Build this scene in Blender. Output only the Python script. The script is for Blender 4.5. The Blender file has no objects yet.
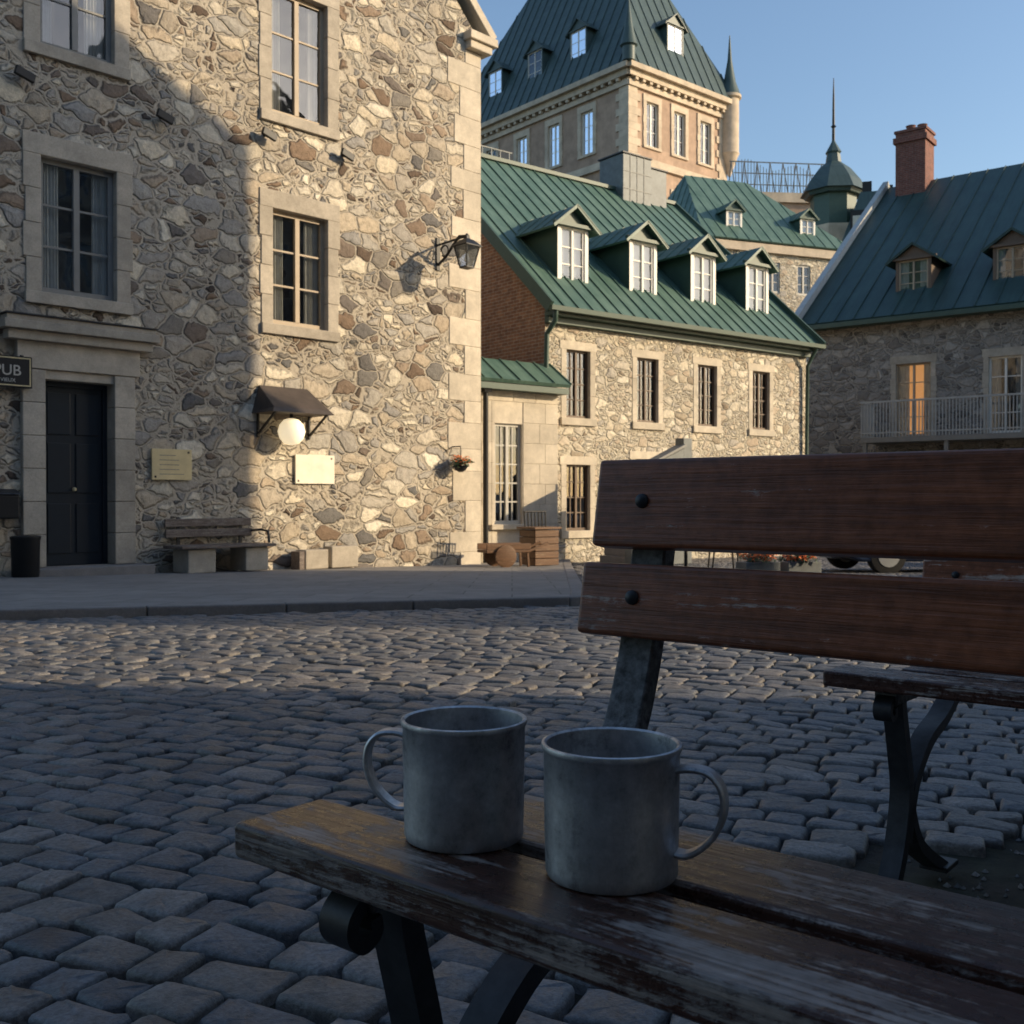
import bpy, bmesh, math, random
import numpy as np
from mathutils import Vector, Matrix
random.seed(7); np.random.seed(7)
sc = bpy.context.scene
R = math.radians

# ------------------------------------------------------------ materials
def newmat(name):
    m = bpy.data.materials.new(name); m.use_nodes = True
    nt = m.node_tree; b = nt.nodes['Principled BSDF']
    return m, nt, b
def nd(nt, typ, ins=None, **props):
    n = nt.nodes.new(typ)
    for k, v in props.items(): setattr(n, k, v)
    if ins:
        for k, v in ins.items():
            s = n.inputs[k]
            if isinstance(v, bpy.types.NodeSocket): nt.links.new(v, s)
            else: s.default_value = v
    return n
def math_(nt, op, a, b=0.0, c=None, clamp=False):
    n = nt.nodes.new('ShaderNodeMath'); n.operation = op; n.use_clamp = clamp
    for i, v in enumerate([a, b] + ([c] if c is not None else [])):
        if isinstance(v, bpy.types.NodeSocket): nt.links.new(v, n.inputs[i])
        else: n.inputs[i].default_value = v
    return n.outputs[0]
def mixc(nt, f, a, b, mode='MIX'):
    n = nt.nodes.new('ShaderNodeMix'); n.data_type = 'RGBA'; n.blend_type = mode
    def st(s, v):
        if isinstance(v, bpy.types.NodeSocket): nt.links.new(v, s)
        else: s.default_value = v
    st(n.inputs[0], f)
    st(n.inputs[6], a if isinstance(a, bpy.types.NodeSocket) else (*a, 1))
    st(n.inputs[7], b if isinstance(b, bpy.types.NodeSocket) else (*b, 1))
    return n.outputs[2]
def ramp(nt, fac, stops, interp='LINEAR'):
    n = nt.nodes.new('ShaderNodeValToRGB'); n.color_ramp.interpolation = interp
    e = n.color_ramp.elements
    while len(e) < len(stops): e.new(0.5)
    for i, (p, c) in enumerate(stops):
        e[i].position = p
        e[i].color = (*c, 1) if not isinstance(c, (int, float)) else (c, c, c, 1)
    nt.links.new(fac, n.inputs[0]); return n.outputs[0]
def noise(nt, co, scale, detail=4, rough=0.55, out=0):
    n = nd(nt, 'ShaderNodeTexNoise', {'Scale': scale, 'Detail': detail, 'Roughness': rough})
    nt.links.new(co, n.inputs['Vector']); return n.outputs[out]
def objco(nt, scale=(1, 1, 1)):
    t = nt.nodes.new('ShaderNodeTexCoord')
    m = nd(nt, 'ShaderNodeMapping'); m.inputs['Scale'].default_value = scale
    nt.links.new(t.outputs['Object'], m.inputs['Vector']); return m.outputs[0]
def bump(nt, b, h, strength=0.5, dist=0.02):
    n = nd(nt, 'ShaderNodeBump', {'Strength': strength, 'Distance': dist, 'Height': h})
    nt.links.new(n.outputs[0], b.inputs['Normal']); return n

def rubble(name, stops, mortar, scale=(2.5, 2.5, 4.2), bd=0.06, mw=0.06, warp=.18, small=.6):
    m, nt, b = newmat(name)
    co0 = objco(nt)
    nz = noise(nt, co0, 2.6, 3, 0.6, out=1)
    sub = nd(nt, 'ShaderNodeVectorMath', operation='SUBTRACT'); nt.links.new(nz, sub.inputs[0]); sub.inputs[1].default_value = (.5, .5, .5)
    sca = nd(nt, 'ShaderNodeVectorMath', operation='SCALE'); nt.links.new(sub.outputs[0], sca.inputs[0]); sca.inputs['Scale'].default_value = warp
    nzb = noise(nt, co0, 9, 2, 0.5, out=1)
    subb = nd(nt, 'ShaderNodeVectorMath', operation='SUBTRACT'); nt.links.new(nzb, subb.inputs[0]); subb.inputs[1].default_value = (.5, .5, .5)
    scab = nd(nt, 'ShaderNodeVectorMath', operation='SCALE'); nt.links.new(subb.outputs[0], scab.inputs[0]); scab.inputs['Scale'].default_value = .06
    ad0 = nd(nt, 'ShaderNodeVectorMath', operation='ADD'); nt.links.new(co0, ad0.inputs[0]); nt.links.new(sca.outputs[0], ad0.inputs[1])
    ad = nd(nt, 'ShaderNodeVectorMath', operation='ADD'); nt.links.new(ad0.outputs[0], ad.inputs[0]); nt.links.new(scab.outputs[0], ad.inputs[1])
    mp = nd(nt, 'ShaderNodeMapping'); nt.links.new(ad.outputs[0], mp.inputs[0]); mp.inputs['Scale'].default_value = scale
    v = mp.outputs[0]
    def vor(s, feat, off=0):
        n = nd(nt, 'ShaderNodeTexVoronoi', {'Scale': s, 'Randomness': 0.9}, feature=feat); nt.links.new(v, n.inputs['Vector']); return n
    L = vor(1.0, 'F1'); LE = vor(1.0, 'DISTANCE_TO_EDGE')
    S = vor(1.8, 'F1'); SE = vor(1.8, 'DISTANCE_TO_EDGE')
    sepL = nd(nt, 'ShaderNodeSeparateColor'); nt.links.new(L.outputs['Color'], sepL.inputs[0])
    sepS = nd(nt, 'ShaderNodeSeparateColor'); nt.links.new(S.outputs['Color'], sepS.inputs[0])
    sel = math_(nt, 'GREATER_THAN', sepL.outputs[2], small)
    inv = math_(nt, 'SUBTRACT', 1.0, sel)
    se = math_(nt, 'MULTIPLY', SE.outputs['Distance'], 0.7)
    mn = math_(nt, 'MINIMUM', LE.outputs['Distance'], se)
    e = math_(nt, 'ADD', math_(nt, 'MULTIPLY', mn, sel), math_(nt, 'MULTIPLY', LE.outputs['Distance'], inv))
    rnd = math_(nt, 'ADD', math_(nt, 'MULTIPLY', sepS.outputs[0], sel), math_(nt, 'MULTIPLY', sepL.outputs[0], inv))
    rnd2 = math_(nt, 'ADD', math_(nt, 'MULTIPLY', sepS.outputs[1], sel), math_(nt, 'MULTIPLY', sepL.outputs[1], inv))
    col = ramp(nt, rnd, stops)
    mot = noise(nt, co0, 11, 7, 0.7)
    mot2 = noise(nt, co0, 60, 3, 0.7)
    col = mixc(nt, 1.0, col, ramp(nt, mot, [(0.25, 0.6), (0.5, 1.0), (0.75, 1.28)]), 'MULTIPLY')
    col = mixc(nt, 1.0, col, ramp(nt, mot2, [(0.3, 0.84), (0.7, 1.15)]), 'MULTIPLY')
    en = math_(nt, 'ADD', e, math_(nt, 'MULTIPLY', math_(nt, 'SUBTRACT', mot, 0.5), 0.10))
    mask = ramp(nt, en, [(mw * .5, 0.0), (mw * 1.0, 1.0)])
    mcol = mixc(nt, 1.0, mortar, ramp(nt, mot2, [(0.3, 0.78), (0.7, 1.1)]), 'MULTIPLY')
    col = mixc(nt, mask, mcol, col)
    big = noise(nt, co0, 0.45, 4, 0.6)
    col = mixc(nt, 1.0, col, ramp(nt, big, [(0.3, 0.8), (0.7, 1.12)]), 'MULTIPLY')
    crevice_shade = ramp(nt, en, [(mw * .3, 1.0), (mw * .9, .6), (mw * 1.7, 1.0)])  # shadow in the gaps around each stone, put into the colour
    col = mixc(nt, 1.0, col, crevice_shade, 'MULTIPLY')
    nt.links.new(col, b.inputs['Base Color']); b.inputs['Roughness'].default_value = 0.9
    rise = ramp(nt, en, [(mw * .4, 0.0), (mw * 1.6, 0.7), (0.35, 1.0)])
    h = math_(nt, 'ADD', math_(nt, 'MULTIPLY', rise, math_(nt, 'ADD', 0.45, math_(nt, 'MULTIPLY', rnd2, 0.8))), math_(nt, 'MULTIPLY', mot, 0.38))
    h = math_(nt, 'ADD', h, math_(nt, 'MULTIPLY', mot2, 0.10))
    bump(nt, b, h, 1.0, bd)
    return m

def stone(name, c, var=0.18, rough=0.85, bd=0.008, sc_=6):
    m, nt, b = newmat(name); co = objco(nt)
    g = nt.nodes.new('ShaderNodeNewGeometry')
    n1 = noise(nt, co, sc_, 8, 0.7); n2 = noise(nt, co, 60, 3, 0.6); n3 = noise(nt, co, 1.3, 4, .6)
    col = mixc(nt, 1.0, c, ramp(nt, n1, [(0.25, 1 - var * 2), (0.75, 1 + var * 1.2)]), 'MULTIPLY')
    col = mixc(nt, 1.0, col, ramp(nt, n2, [(0.3, 0.86), (0.7, 1.1)]), 'MULTIPLY')
    col = mixc(nt, 1.0, col, ramp(nt, n3, [(0.35, 0.82), (0.65, 1.08)]), 'MULTIPLY')
    col = mixc(nt, 1.0, col, ramp(nt, g.outputs['Random Per Island'], [(0, 1 - var), (1, 1 + var)]), 'MULTIPLY')
    nt.links.new(col, b.inputs['Base Color']); b.inputs['Roughness'].default_value = rough
    bump(nt, b, math_(nt, 'ADD', n1, math_(nt, 'MULTIPLY', n2, .3)), 0.8, bd)
    return m

def painted(name, c, rough=0.5, metal=0.0, var=0.12, scale=5, bd=0.002):
    m, nt, b = newmat(name); co = objco(nt)
    n1 = noise(nt, co, scale, 6, 0.65)
    col = mixc(nt, 1.0, c, ramp(nt, n1, [(0.3, 1 - var), (0.7, 1 + var)]), 'MULTIPLY')
    nt.links.new(col, b.inputs['Base Color']); b.inputs['Roughness'].default_value = rough; b.inputs['Metallic'].default_value = metal
    bump(nt, b, n1, 0.4, bd)
    return m

def roofmat(name, c1, c2, rough=0.5):
    m, nt, b = newmat(name); co = objco(nt)
    n1 = noise(nt, co, 1.3, 7, 0.75); n2 = noise(nt, objco(nt, (7, .6, .6)), 1.5, 5, 0.6)
    f = math_(nt, 'ADD', math_(nt, 'MULTIPLY', n1, .5), math_(nt, 'MULTIPLY', n2, .5))
    col = ramp(nt, f, [(0.38, c1), (0.62, c2)])
    nt.links.new(col, b.inputs['Base Color']); b.inputs['Roughness'].default_value = rough
    bump(nt, b, n1, 0.3, 0.02)
    return m

def woodmat(name, paint, bare, wear=0.5, rough=0.42):
    m, nt, b = newmat(name)
    co = objco(nt); g = noise(nt, objco(nt, (1.6, 42, 42)), 1.6, 7, 0.65)
    g2 = noise(nt, objco(nt, (5, 170, 170)), 1.2, 4, 0.65)
    w = noise(nt, objco(nt, (4, 13, 13)), 1.3, 8, 0.8)
    sp = noise(nt, co, 60, 4, 0.65)
    f = math_(nt, 'ADD', math_(nt, 'MULTIPLY', w, .5), math_(nt, 'ADD', math_(nt, 'MULTIPLY', g, .2), math_(nt, 'ADD', math_(nt, 'MULTIPLY', g2, .2), math_(nt, 'MULTIPLY', sp, .1))))
    mask = ramp(nt, f, [(wear, 0.0), (wear + .035, 1.0)])
    gp = mixc(nt, 1.0, paint, ramp(nt, g, [(0.3, 0.55), (0.7, 1.5)]), 'MULTIPLY')
    gb = mixc(nt, 1.0, bare, ramp(nt, g2, [(0.3, 0.4), (0.7, 1.4)]), 'MULTIPLY')
    col = mixc(nt, mask, gp, gb)
    col = mixc(nt, 1.0, col, ramp(nt, sp, [(0.35, 0.75), (0.65, 1.2)]), 'MULTIPLY')
    nt.links.new(col, b.inputs['Base Color'])
    rr = ramp(nt, math_(nt, 'ADD', math_(nt, 'MULTIPLY', mask, .3), math_(nt, 'MULTIPLY', sp, .5)), [(0.2, rough - .08), (0.8, rough + .3)])
    nt.links.new(rr, b.inputs['Roughness'])
    h = math_(nt, 'SUBTRACT', math_(nt, 'ADD', math_(nt, 'MULTIPLY', g, .7), math_(nt, 'MULTIPLY', g2, .5)), math_(nt, 'MULTIPLY', mask, .3))
    bump(nt, b, h, 0.8, 0.003)
    return m

cream_stops = [(0.0, (.07, .052, .042)), (0.08, (.26, .18, .12)), (0.17, (.15, .147, .143)), (0.27, (.54, .45, .33)), (0.40, (.36, .34, .31)), (0.54, (.70, .61, .46)), (0.63, (.30, .22, .155)), (0.72, (.76, .68, .53)), (0.83, (.31, .295, .275)), (0.92, (.60, .53, .42)), (1.0, (.80, .73, .59))]
pale_stops = [(0.0, (.30, .24, .17)), (0.15, (.60, .52, .40)), (0.35, (.74, .66, .52)), (0.5, (.45, .41, .36)), (0.65, (.80, .73, .59)), (0.8, (.50, .40, .30)), (1.0, (.76, .67, .52))]
grey_stops = [(0.0, (.10, .09, .085)), (0.25, (.27, .24, .21)), (0.5, (.40, .37, .33)), (0.75, (.18, .165, .15)), (1.0, (.46, .43, .39))]
M = {}
M['rubble'] = rubble('rubble_stone', cream_stops, (.52, .455, .36))
M['rubble2'] = rubble('pale_rubble_stone', pale_stops, (.68, .61, .48), scale=(3.3, 3.3, 5.8), small=.5)
M['rubble3'] = rubble('grey_rubble_stone', grey_stops, (.36, .33, .29), scale=(2.4, 2.4, 4.1), small=.5)
M['ashlar'] = stone('cut_granite', (.48, .425, .345), var=.12)
M['ashlar_pale'] = stone('pale_cut_stone', (.64, .565, .45), var=.10)
M['sidewalk_kerb'] = stone('kerb_granite', (.24, .225, .215), var=.1)
M['green'] = roofmat('green_metal_roof', (.05, .105, .08), (.12, .195, .155))
M['teal'] = roofmat('teal_metal_roof', (.016, .042, .038), (.034, .074, .064))
M['castleroof'] = roofmat('castle_copper_roof', (.033, .060, .062), (.062, .10, .096))
M['greenpaint'] = painted('dark_green_paint', (.045, .085, .065))
M['white'] = painted('white_paint', (.78, .75, .68), .5, var=.08)
M['offwhite'] = painted('aged_white_paint', (.50, .48, .43), .5, var=.1)
M['tanframe'] = painted('tan_window_paint', (.38, .30, .21), .55)
M['greyframe'] = painted('grey_window_paint', (.20, .20, .19), .55)
M['brownframe'] = painted('brown_window_paint', (.13, .085, .055), .55)
M['navydoor'] = painted('navy_door_paint', (.010, .017, .026), .35)
M['black'] = painted('black_iron', (.015, .015, .016), .5, .3)
M['iron'] = painted('cast_iron', (.035, .036, .040), .5, .4, var=.4, scale=30)
M['greyiron'] = painted('worn_grey_iron', (.10, .10, .105), .6, .3, var=.9, scale=80, bd=.004)
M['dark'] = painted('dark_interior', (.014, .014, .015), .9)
M['curtain'] = painted('curtain_cloth', (.42, .40, .35), .9)
M['blind'] = painted('white_blind', (.80, .78, .72), .8)
M['zinc'] = painted('zinc_cladding', (.13, .145, .15), .55, .1, var=.25)
M['railing'] = painted('pale_railing_paint', (.40, .41, .40), .6)
M['brass'] = painted('brass_plaque', (.62, .52, .30), .5, .2)
M['plaque'] = painted('ivory_plaque', (.80, .74, .60), .5)
M['orange'] = painted('orange_flowers', (.75, .17, .03), .6)
M['leaf'] = painted('leaf_green', (.05, .09, .03), .6, var=.4)
M['hood'] = painted('brown_hood_metal', (.075, .058, .048), .6, var=.3)
M['carwhite'] = painted('car_paint_silver', (.45, .47, .50), .25, .3, var=.03)
M['carblue'] = painted('car_paint_dark_blue', (.03, .05, .10), .25, .2, var=.03)
M['carglass'] = painted('car_window', (.02, .025, .03), .08, 0, var=.02)
M['tyre'] = painted('tyre_rubber', (.02, .02, .02), .9)
M['redlight'] = painted('tail_lamp', (.5, .02, .01), .3)
M['crate'] = woodmat('crate_wood', (.15, .075, .035), (.26, .18, .11), .54, .6)
M['oldwood'] = woodmat('weathered_bench_wood', (.12, .09, .075), (.24, .20, .17), .5, .6)
M['castlewall'] = stone('castle_pink_brick', (.44, .31, .225), var=.1, sc_=2)
M['castletrim'] = stone('castle_cream_stone', (.60, .50, .38), var=.08, sc_=2)

def brickmat(name, c1, c2, mort, bw=.22, rh=.075):
    m, nt, b = newmat(name)
    t = nt.nodes.new('ShaderNodeTexCoord'); s = nd(nt, 'ShaderNodeSeparateXYZ'); nt.links.new(t.outputs['Object'], s.inputs[0])
    u = math_(nt, 'ADD', s.outputs[0], s.outputs[1]); cb = nd(nt, 'ShaderNodeCombineXYZ'); nt.links.new(u, cb.inputs[0]); nt.links.new(s.outputs[2], cb.inputs[1])
    br = nd(nt, 'ShaderNodeTexBrick', {'Scale': 1.0, 'Mortar Size': .008, 'Brick Width': bw, 'Row Height': rh}); nt.links.new(cb.outputs[0], br.inputs['Vector'])
    br.inputs['Color1'].default_value = (*c1, 1); br.inputs['Color2'].default_value = (*c2, 1); br.inputs['Mortar'].default_value = (*mort, 1)
    n = noise(nt, t.outputs['Object'], 6, 6)
    col = mixc(nt, 1.0, br.outputs[0], ramp(nt, n, [(.3, .7), (.7, 1.2)]), 'MULTIPLY')
    nt.links.new(col, b.inputs['Base Color']); b.inputs['Roughness'].default_value = .85
    bump(nt, b, math_(nt, 'SUBTRACT', 1.0, br.outputs['Fac']), .6, .01)
    return m
M['brick'] = brickmat('red_brick', (.32, .17, .10), (.22, .11, .07), (.35, .3, .25))
M['chimbrick'] = brickmat('chimney_brick', (.22, .075, .05), (.155, .052, .038), (.22, .15, .125))

def glassmat(name, tint=(.9, .95, 1), fac=0.07):
    m, nt, b = newmat(name); nt.nodes.remove(b); out = nt.nodes['Material Output']
    tr = nd(nt, 'ShaderNodeBsdfTransparent', {'Color': (*tint, 1)})
    gl = nd(nt, 'ShaderNodeBsdfGlossy', {'Roughness': .03, 'Color': (.9, .93, 1, 1)})
    lw = nd(nt, 'ShaderNodeLayerWeight', {'Blend': .3})
    n = noise(nt, objco(nt), 1.5, 2); bp = nd(nt, 'ShaderNodeBump', {'Strength': .25, 'Distance': .03, 'Height': n}); nt.links.new(bp.outputs[0], gl.inputs['Normal'])
    f = math_(nt, 'ADD', math_(nt, 'MULTIPLY', lw.outputs['Fresnel'], .8), fac, clamp=True)
    mx = nd(nt, 'ShaderNodeMixShader'); nt.links.new(f, mx.inputs[0]); nt.links.new(tr.outputs[0], mx.inputs[1]); nt.links.new(gl.outputs[0], mx.inputs[2])
    nt.links.new(mx.outputs[0], out.inputs[0]); return m
M['glass'] = glassmat('window_glass')
m, nt, b = newmat('lamp_globe_glass'); b.inputs['Base Color'].default_value = (.9, .85, .7, 1); b.inputs['Emission Color'].default_value = (1, .8, .5, 1); b.inputs['Emission Strength'].default_value = 0.8
M['globe'] = m
m, nt, b = newmat('warm_lit_room'); b.inputs['Base Color'].default_value = (.5, .25, .1, 1); b.inputs['Emission Color'].default_value = (1, .42, .12, 1); b.inputs['Emission Strength'].default_value = 0.5
M['warm'] = m

# cobble
m, nt, b = newmat('granite_cobbles'); co = objco(nt); g = nt.nodes.new('ShaderNodeNewGeometry')
col = ramp(nt, g.outputs['Random Per Island'], [(0, (.075, .083, .095)), (.2, (.155, .157, .165)), (.45, (.105, .112, .123)), (.7, (.215, .20, .19)), (.85, (.125, .118, .112)), (1, (.18, .165, .155))])
n1 = noise(nt, co, 9, 8, .7); n2 = noise(nt, co, 90, 4, .7)
col = mixc(nt, 1.0, col, ramp(nt, n1, [(.3, .55), (.7, 1.4)]), 'MULTIPLY'); col = mixc(nt, 1.0, col, ramp(nt, n2, [(.3, .6), (.7, 1.4)]), 'MULTIPLY')
nt.links.new(col, b.inputs['Base Color']); nt.links.new(ramp(nt, n1, [(.3, .36), (.7, .66)]), b.inputs['Roughness'])
bump(nt, b, math_(nt, 'ADD', n1, math_(nt, 'MULTIPLY', n2, .35)), .9, .010); M['cobble'] = m
m, nt, b = newmat('joint_soil_ground'); co = objco(nt)
n1 = noise(nt, co, 14, 8, .75)
col = mixc(nt, ramp(nt, noise(nt, co, 1.6, 5), [(.47, 0.), (.6, .8)]), (.04, .034, .028), (.028, .034, .018))
col = mixc(nt, 1.0, col, ramp(nt, n1, [(.3, .5), (.7, 1.7)]), 'MULTIPLY')
nt.links.new(col, b.inputs['Base Color']); b.inputs['Roughness'].default_value = .95
bump(nt, b, n1, .9, .03); M['soil'] = m
m, nt, b = newmat('sidewalk_paving')
t = nt.nodes.new('ShaderNodeTexCoord'); br = nd(nt, 'ShaderNodeTexBrick', {'Scale': 1.0, 'Mortar Size': .006, 'Brick Width': .9, 'Row Height': .6}); nt.links.new(t.outputs['Object'], br.inputs['Vector'])
br.inputs['Color1'].default_value = (.25, .235, .22, 1); br.inputs['Color2'].default_value = (.21, .20, .19, 1); br.inputs['Mortar'].default_value = (.1, .095, .09, 1)
n1 = noise(nt, t.outputs['Object'], 3, 8, .7)
nt.links.new(mixc(nt, 1.0, br.outputs[0], ramp(nt, n1, [(.3, .7), (.7, 1.2)]), 'MULTIPLY'), b.inputs['Base Color']); b.inputs['Roughness'].default_value = .85
bump(nt, b, math_(nt, 'SUBTRACT', noise(nt, t.outputs['Object'], 25, 5), br.outputs['Fac']), .5, .008); M['walk'] = m
M['benchseat'] = woodmat('worn_bench_seat_wood', (.06, .023, .015), (.27, .225, .20), .51, .34)
M['benchback'] = woodmat('red_brown_bench_wood', (.23, .072, .030), (.40, .29, .24), .56, .38)
m, nt, b = newmat('galvanised_mug_steel'); co = objco(nt)
n1 = noise(nt, co, 60, 8, .75); n2 = noise(nt, co, 200, 4, .7); n3 = noise(nt, objco(nt, (1, 1, .4)), 22, 5, .7)
f = math_(nt, 'ADD', math_(nt, 'MULTIPLY', n1, .6), math_(nt, 'MULTIPLY', n3, .4))
nt.links.new(ramp(nt, f, [(.38, (.22, .225, .235)), (.47, (.43, .44, .455)), (.57, (.56, .57, .585)), (.66, (.74, .745, .75))]), b.inputs['Base Color'])
nt.links.new(ramp(nt, f, [(.35, .60), (.65, .36)]), b.inputs['Roughness']); b.inputs['Metallic'].default_value = .82
bump(nt, b, math_(nt, 'ADD', math_(nt, 'MULTIPLY', n3, 1.2), math_(nt, 'MULTIPLY', n2, .25)), .5, .0018); M['mug'] = m

# ------------------------------------------------------------ builder
class Acc:
    def __init__(s): s.v = []; s.f = []
class Bld:
    def __init__(s, name, base=Matrix.Identity(4)):
        s.name = name; s.base = base; s.M = Matrix.Identity(4); s.acc = {}; s.opts = {}
    def a(s, part, mat, smooth=False, bevel=0):
        k = (part, mat)
        if k not in s.acc: s.acc[k] = Acc(); s.opts[k] = (smooth, bevel)
        s.cur = s.acc[k]; return s
    def poly(s, pts):
        n = len(s.cur.v); s.cur.v += [tuple(s.M @ Vector(p)) for p in pts]; s.cur.f.append(tuple(range(n, n + len(pts)))); return s
    def mesh(s, vs, fs):
        n = len(s.cur.v); s.cur.v += [tuple(s.M @ Vector(p)) for p in vs]; s.cur.f += [tuple(i + n for i in f) for f in fs]; return s
    def hexa(s, p):
        return s.mesh(p, [(0, 3, 2, 1), (4, 5, 6, 7), (0, 1, 5, 4), (1, 2, 6, 5), (2, 3, 7, 6), (3, 0, 4, 7)])
    def box(s, x0, x1, y0, y1, z0, z1):
        return s.hexa([(x0, y0, z0), (x1, y0, z0), (x1, y1, z0), (x0, y1, z0), (x0, y0, z1), (x1, y0, z1), (x1, y1, z1), (x0, y1, z1)])
    def beam(s, p0, p1, w, h, up=(0, 0, 1)):
        p0 = Vector(p0); p1 = Vector(p1); t = (p1 - p0).normalized(); up = Vector(up)
        sd = t.cross(up).normalized(); u = sd.cross(t).normalized(); a = sd * w / 2; c = u * h / 2
        return s.hexa([p0 - a - c, p0 + a - c, p1 + a - c, p1 - a - c, p0 - a + c, p0 + a + c, p1 + a + c, p1 - a + c])
    def sweep(s, pts, prof, side, scales=None, cap=True):
        pts = [Vector(p) for p in pts]; side = Vector(side).normalized(); n = len(prof); vs = []; fs = []
        for i, p in enumerate(pts):
            t = (pts[min(i + 1, len(pts) - 1)] - pts[max(i - 1, 0)]).normalized(); o = t.cross(side).normalized()
            k = scales[i] if scales else 1
            for a, c in prof: vs.append(p + side * a + o * c * k)
        for i in range(len(pts) - 1):
            for j in range(n):
                j2 = (j + 1) % n; fs.append((i * n + j, i * n + j2, (i + 1) * n + j2, (i + 1) * n + j))
        if cap: fs += [tuple(range(n))[::-1], tuple(range((len(pts) - 1) * n, len(pts) * n))]
        return s.mesh(vs, fs)
    def tube(s, pts, r, side=(0, 1, 0), n=10, scales=None):
        return s.sweep(pts, [(r * math.cos(2 * math.pi * i / n), r * math.sin(2 * math.pi * i / n)) for i in range(n)], side, scales)
    def lathe(s, c, prof, n=24, a0=0.0, axis='z'):
        vs = []; fs = []
        for r, z in prof:
            for j in range(n):
                t = 2 * math.pi * j / n + a0
                if axis == 'z': vs.append((c[0] + r * math.cos(t), c[1] + r * math.sin(t), c[2] + z))
                else: vs.append((c[0] + r * math.cos(t), c[1] + z, c[2] + r * math.sin(t)))
        for i in range(len(prof) - 1):
            for j in range(n):
                j2 = (j + 1) % n; fs.append((i * n + j, i * n + j2, (i + 1) * n + j2, (i + 1) * n + j))
        fs += [tuple(range(n))[::-1], tuple(range((len(prof) - 1) * n, len(prof) * n))]
        return s.mesh(vs, fs)
    def finish(s):
        e = bpy.data.objects.new(s.name, None); e.empty_display_size = .3; sc.collection.objects.link(e); e.matrix_world = s.base
        for (part, mat), a in s.acc.items():
            me = bpy.data.meshes.new(part); me.from_pydata(a.v, [], a.f); me.validate()
            bm = bmesh.new(); bm.from_mesh(me); bmesh.ops.recalc_face_normals(bm, faces=bm.faces); bm.to_mesh(me); bm.free()
            o = bpy.data.objects.new(part, me); sc.collection.objects.link(o); o.parent = e; me.materials.append(M[mat])
            sm, bv = s.opts[(part, mat)]
            if sm:
                me.shade_smooth(); me.set_sharp_from_angle(angle=R(38))
            if bv:
                md = o.modifiers.new('bevel', 'BEVEL'); md.width = bv; md.segments = 3; md.limit_method = 'ANGLE'; md.angle_limit = R(40)
        return e
def frame(x, y, dx, dy, z=0):
    return Matrix.Translation((x, y, z)) @ Matrix.Rotation(math.atan2(dy, dx), 4, 'Z')

def facade(B, part, mat, x0, x1, z0, z1, ops, y=0.0, rd=.2, reveal=True):
    xs = sorted(set([x0, x1] + [v for o in ops for v in o[:2]])); zs = sorted(set([z0, z1] + [v for o in ops for v in o[2:4]]))
    B.a(part, mat)
    for i in range(len(xs) - 1):
        for j in range(len(zs) - 1):
            cx = (xs[i] + xs[i + 1]) / 2; cz = (zs[j] + zs[j + 1]) / 2
            if any(o[0] < cx < o[1] and o[2] < cz < o[3] for o in ops): continue
            B.poly([(xs[i], y, zs[j]), (xs[i + 1], y, zs[j]), (xs[i + 1], y, zs[j + 1]), (xs[i], y, zs[j + 1])])
    if reveal:
        for a, b_, c, d in [o[:4] for o in ops]:
            B.poly([(a, y, c), (a, y + rd, c), (a, y + rd, d), (a, y, d)]); B.poly([(b_, y, c), (b_, y + rd, c), (b_, y + rd, d), (b_, y, d)])
            B.poly([(a, y, d), (b_, y, d), (b_, y + rd, d), (a, y + rd, d)]); B.poly([(a, y, c), (b_, y, c), (b_, y + rd, c), (a, y + rd, c)])
def surround(B, x0, x1, z0, z1, mat='ashlar', w=.22, pr=.03, sill=True, y=0.0, dp=.19, lint=.28, tooth=.03):
    B.a('stone_surrounds', mat, bevel=.008)
    e = .004
    n = max(2, round((z1 - z0) / .5)); hs = (z1 - z0) / n
    for i in range(n):
        ww = w + (tooth if i % 2 else 0) + random.uniform(0, tooth * .6); a = z0 + i * hs + .003; b_ = z0 + (i + 1) * hs - .003
        B.box(x0 - ww, x0 + e, y - pr, y + dp, a, b_); B.box(x1 - e, x1 + ww, y - pr, y + dp, a, b_)
    B.box(x0 - w - .04, x1 + w + .04, y - pr - .004, y + dp, z1 - e, z1 + lint)
    if sill: B.box(x0 - w - .02, x1 + w + .02, y - pr - .04, y + dp, z0 - .16, z0 + e)
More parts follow.
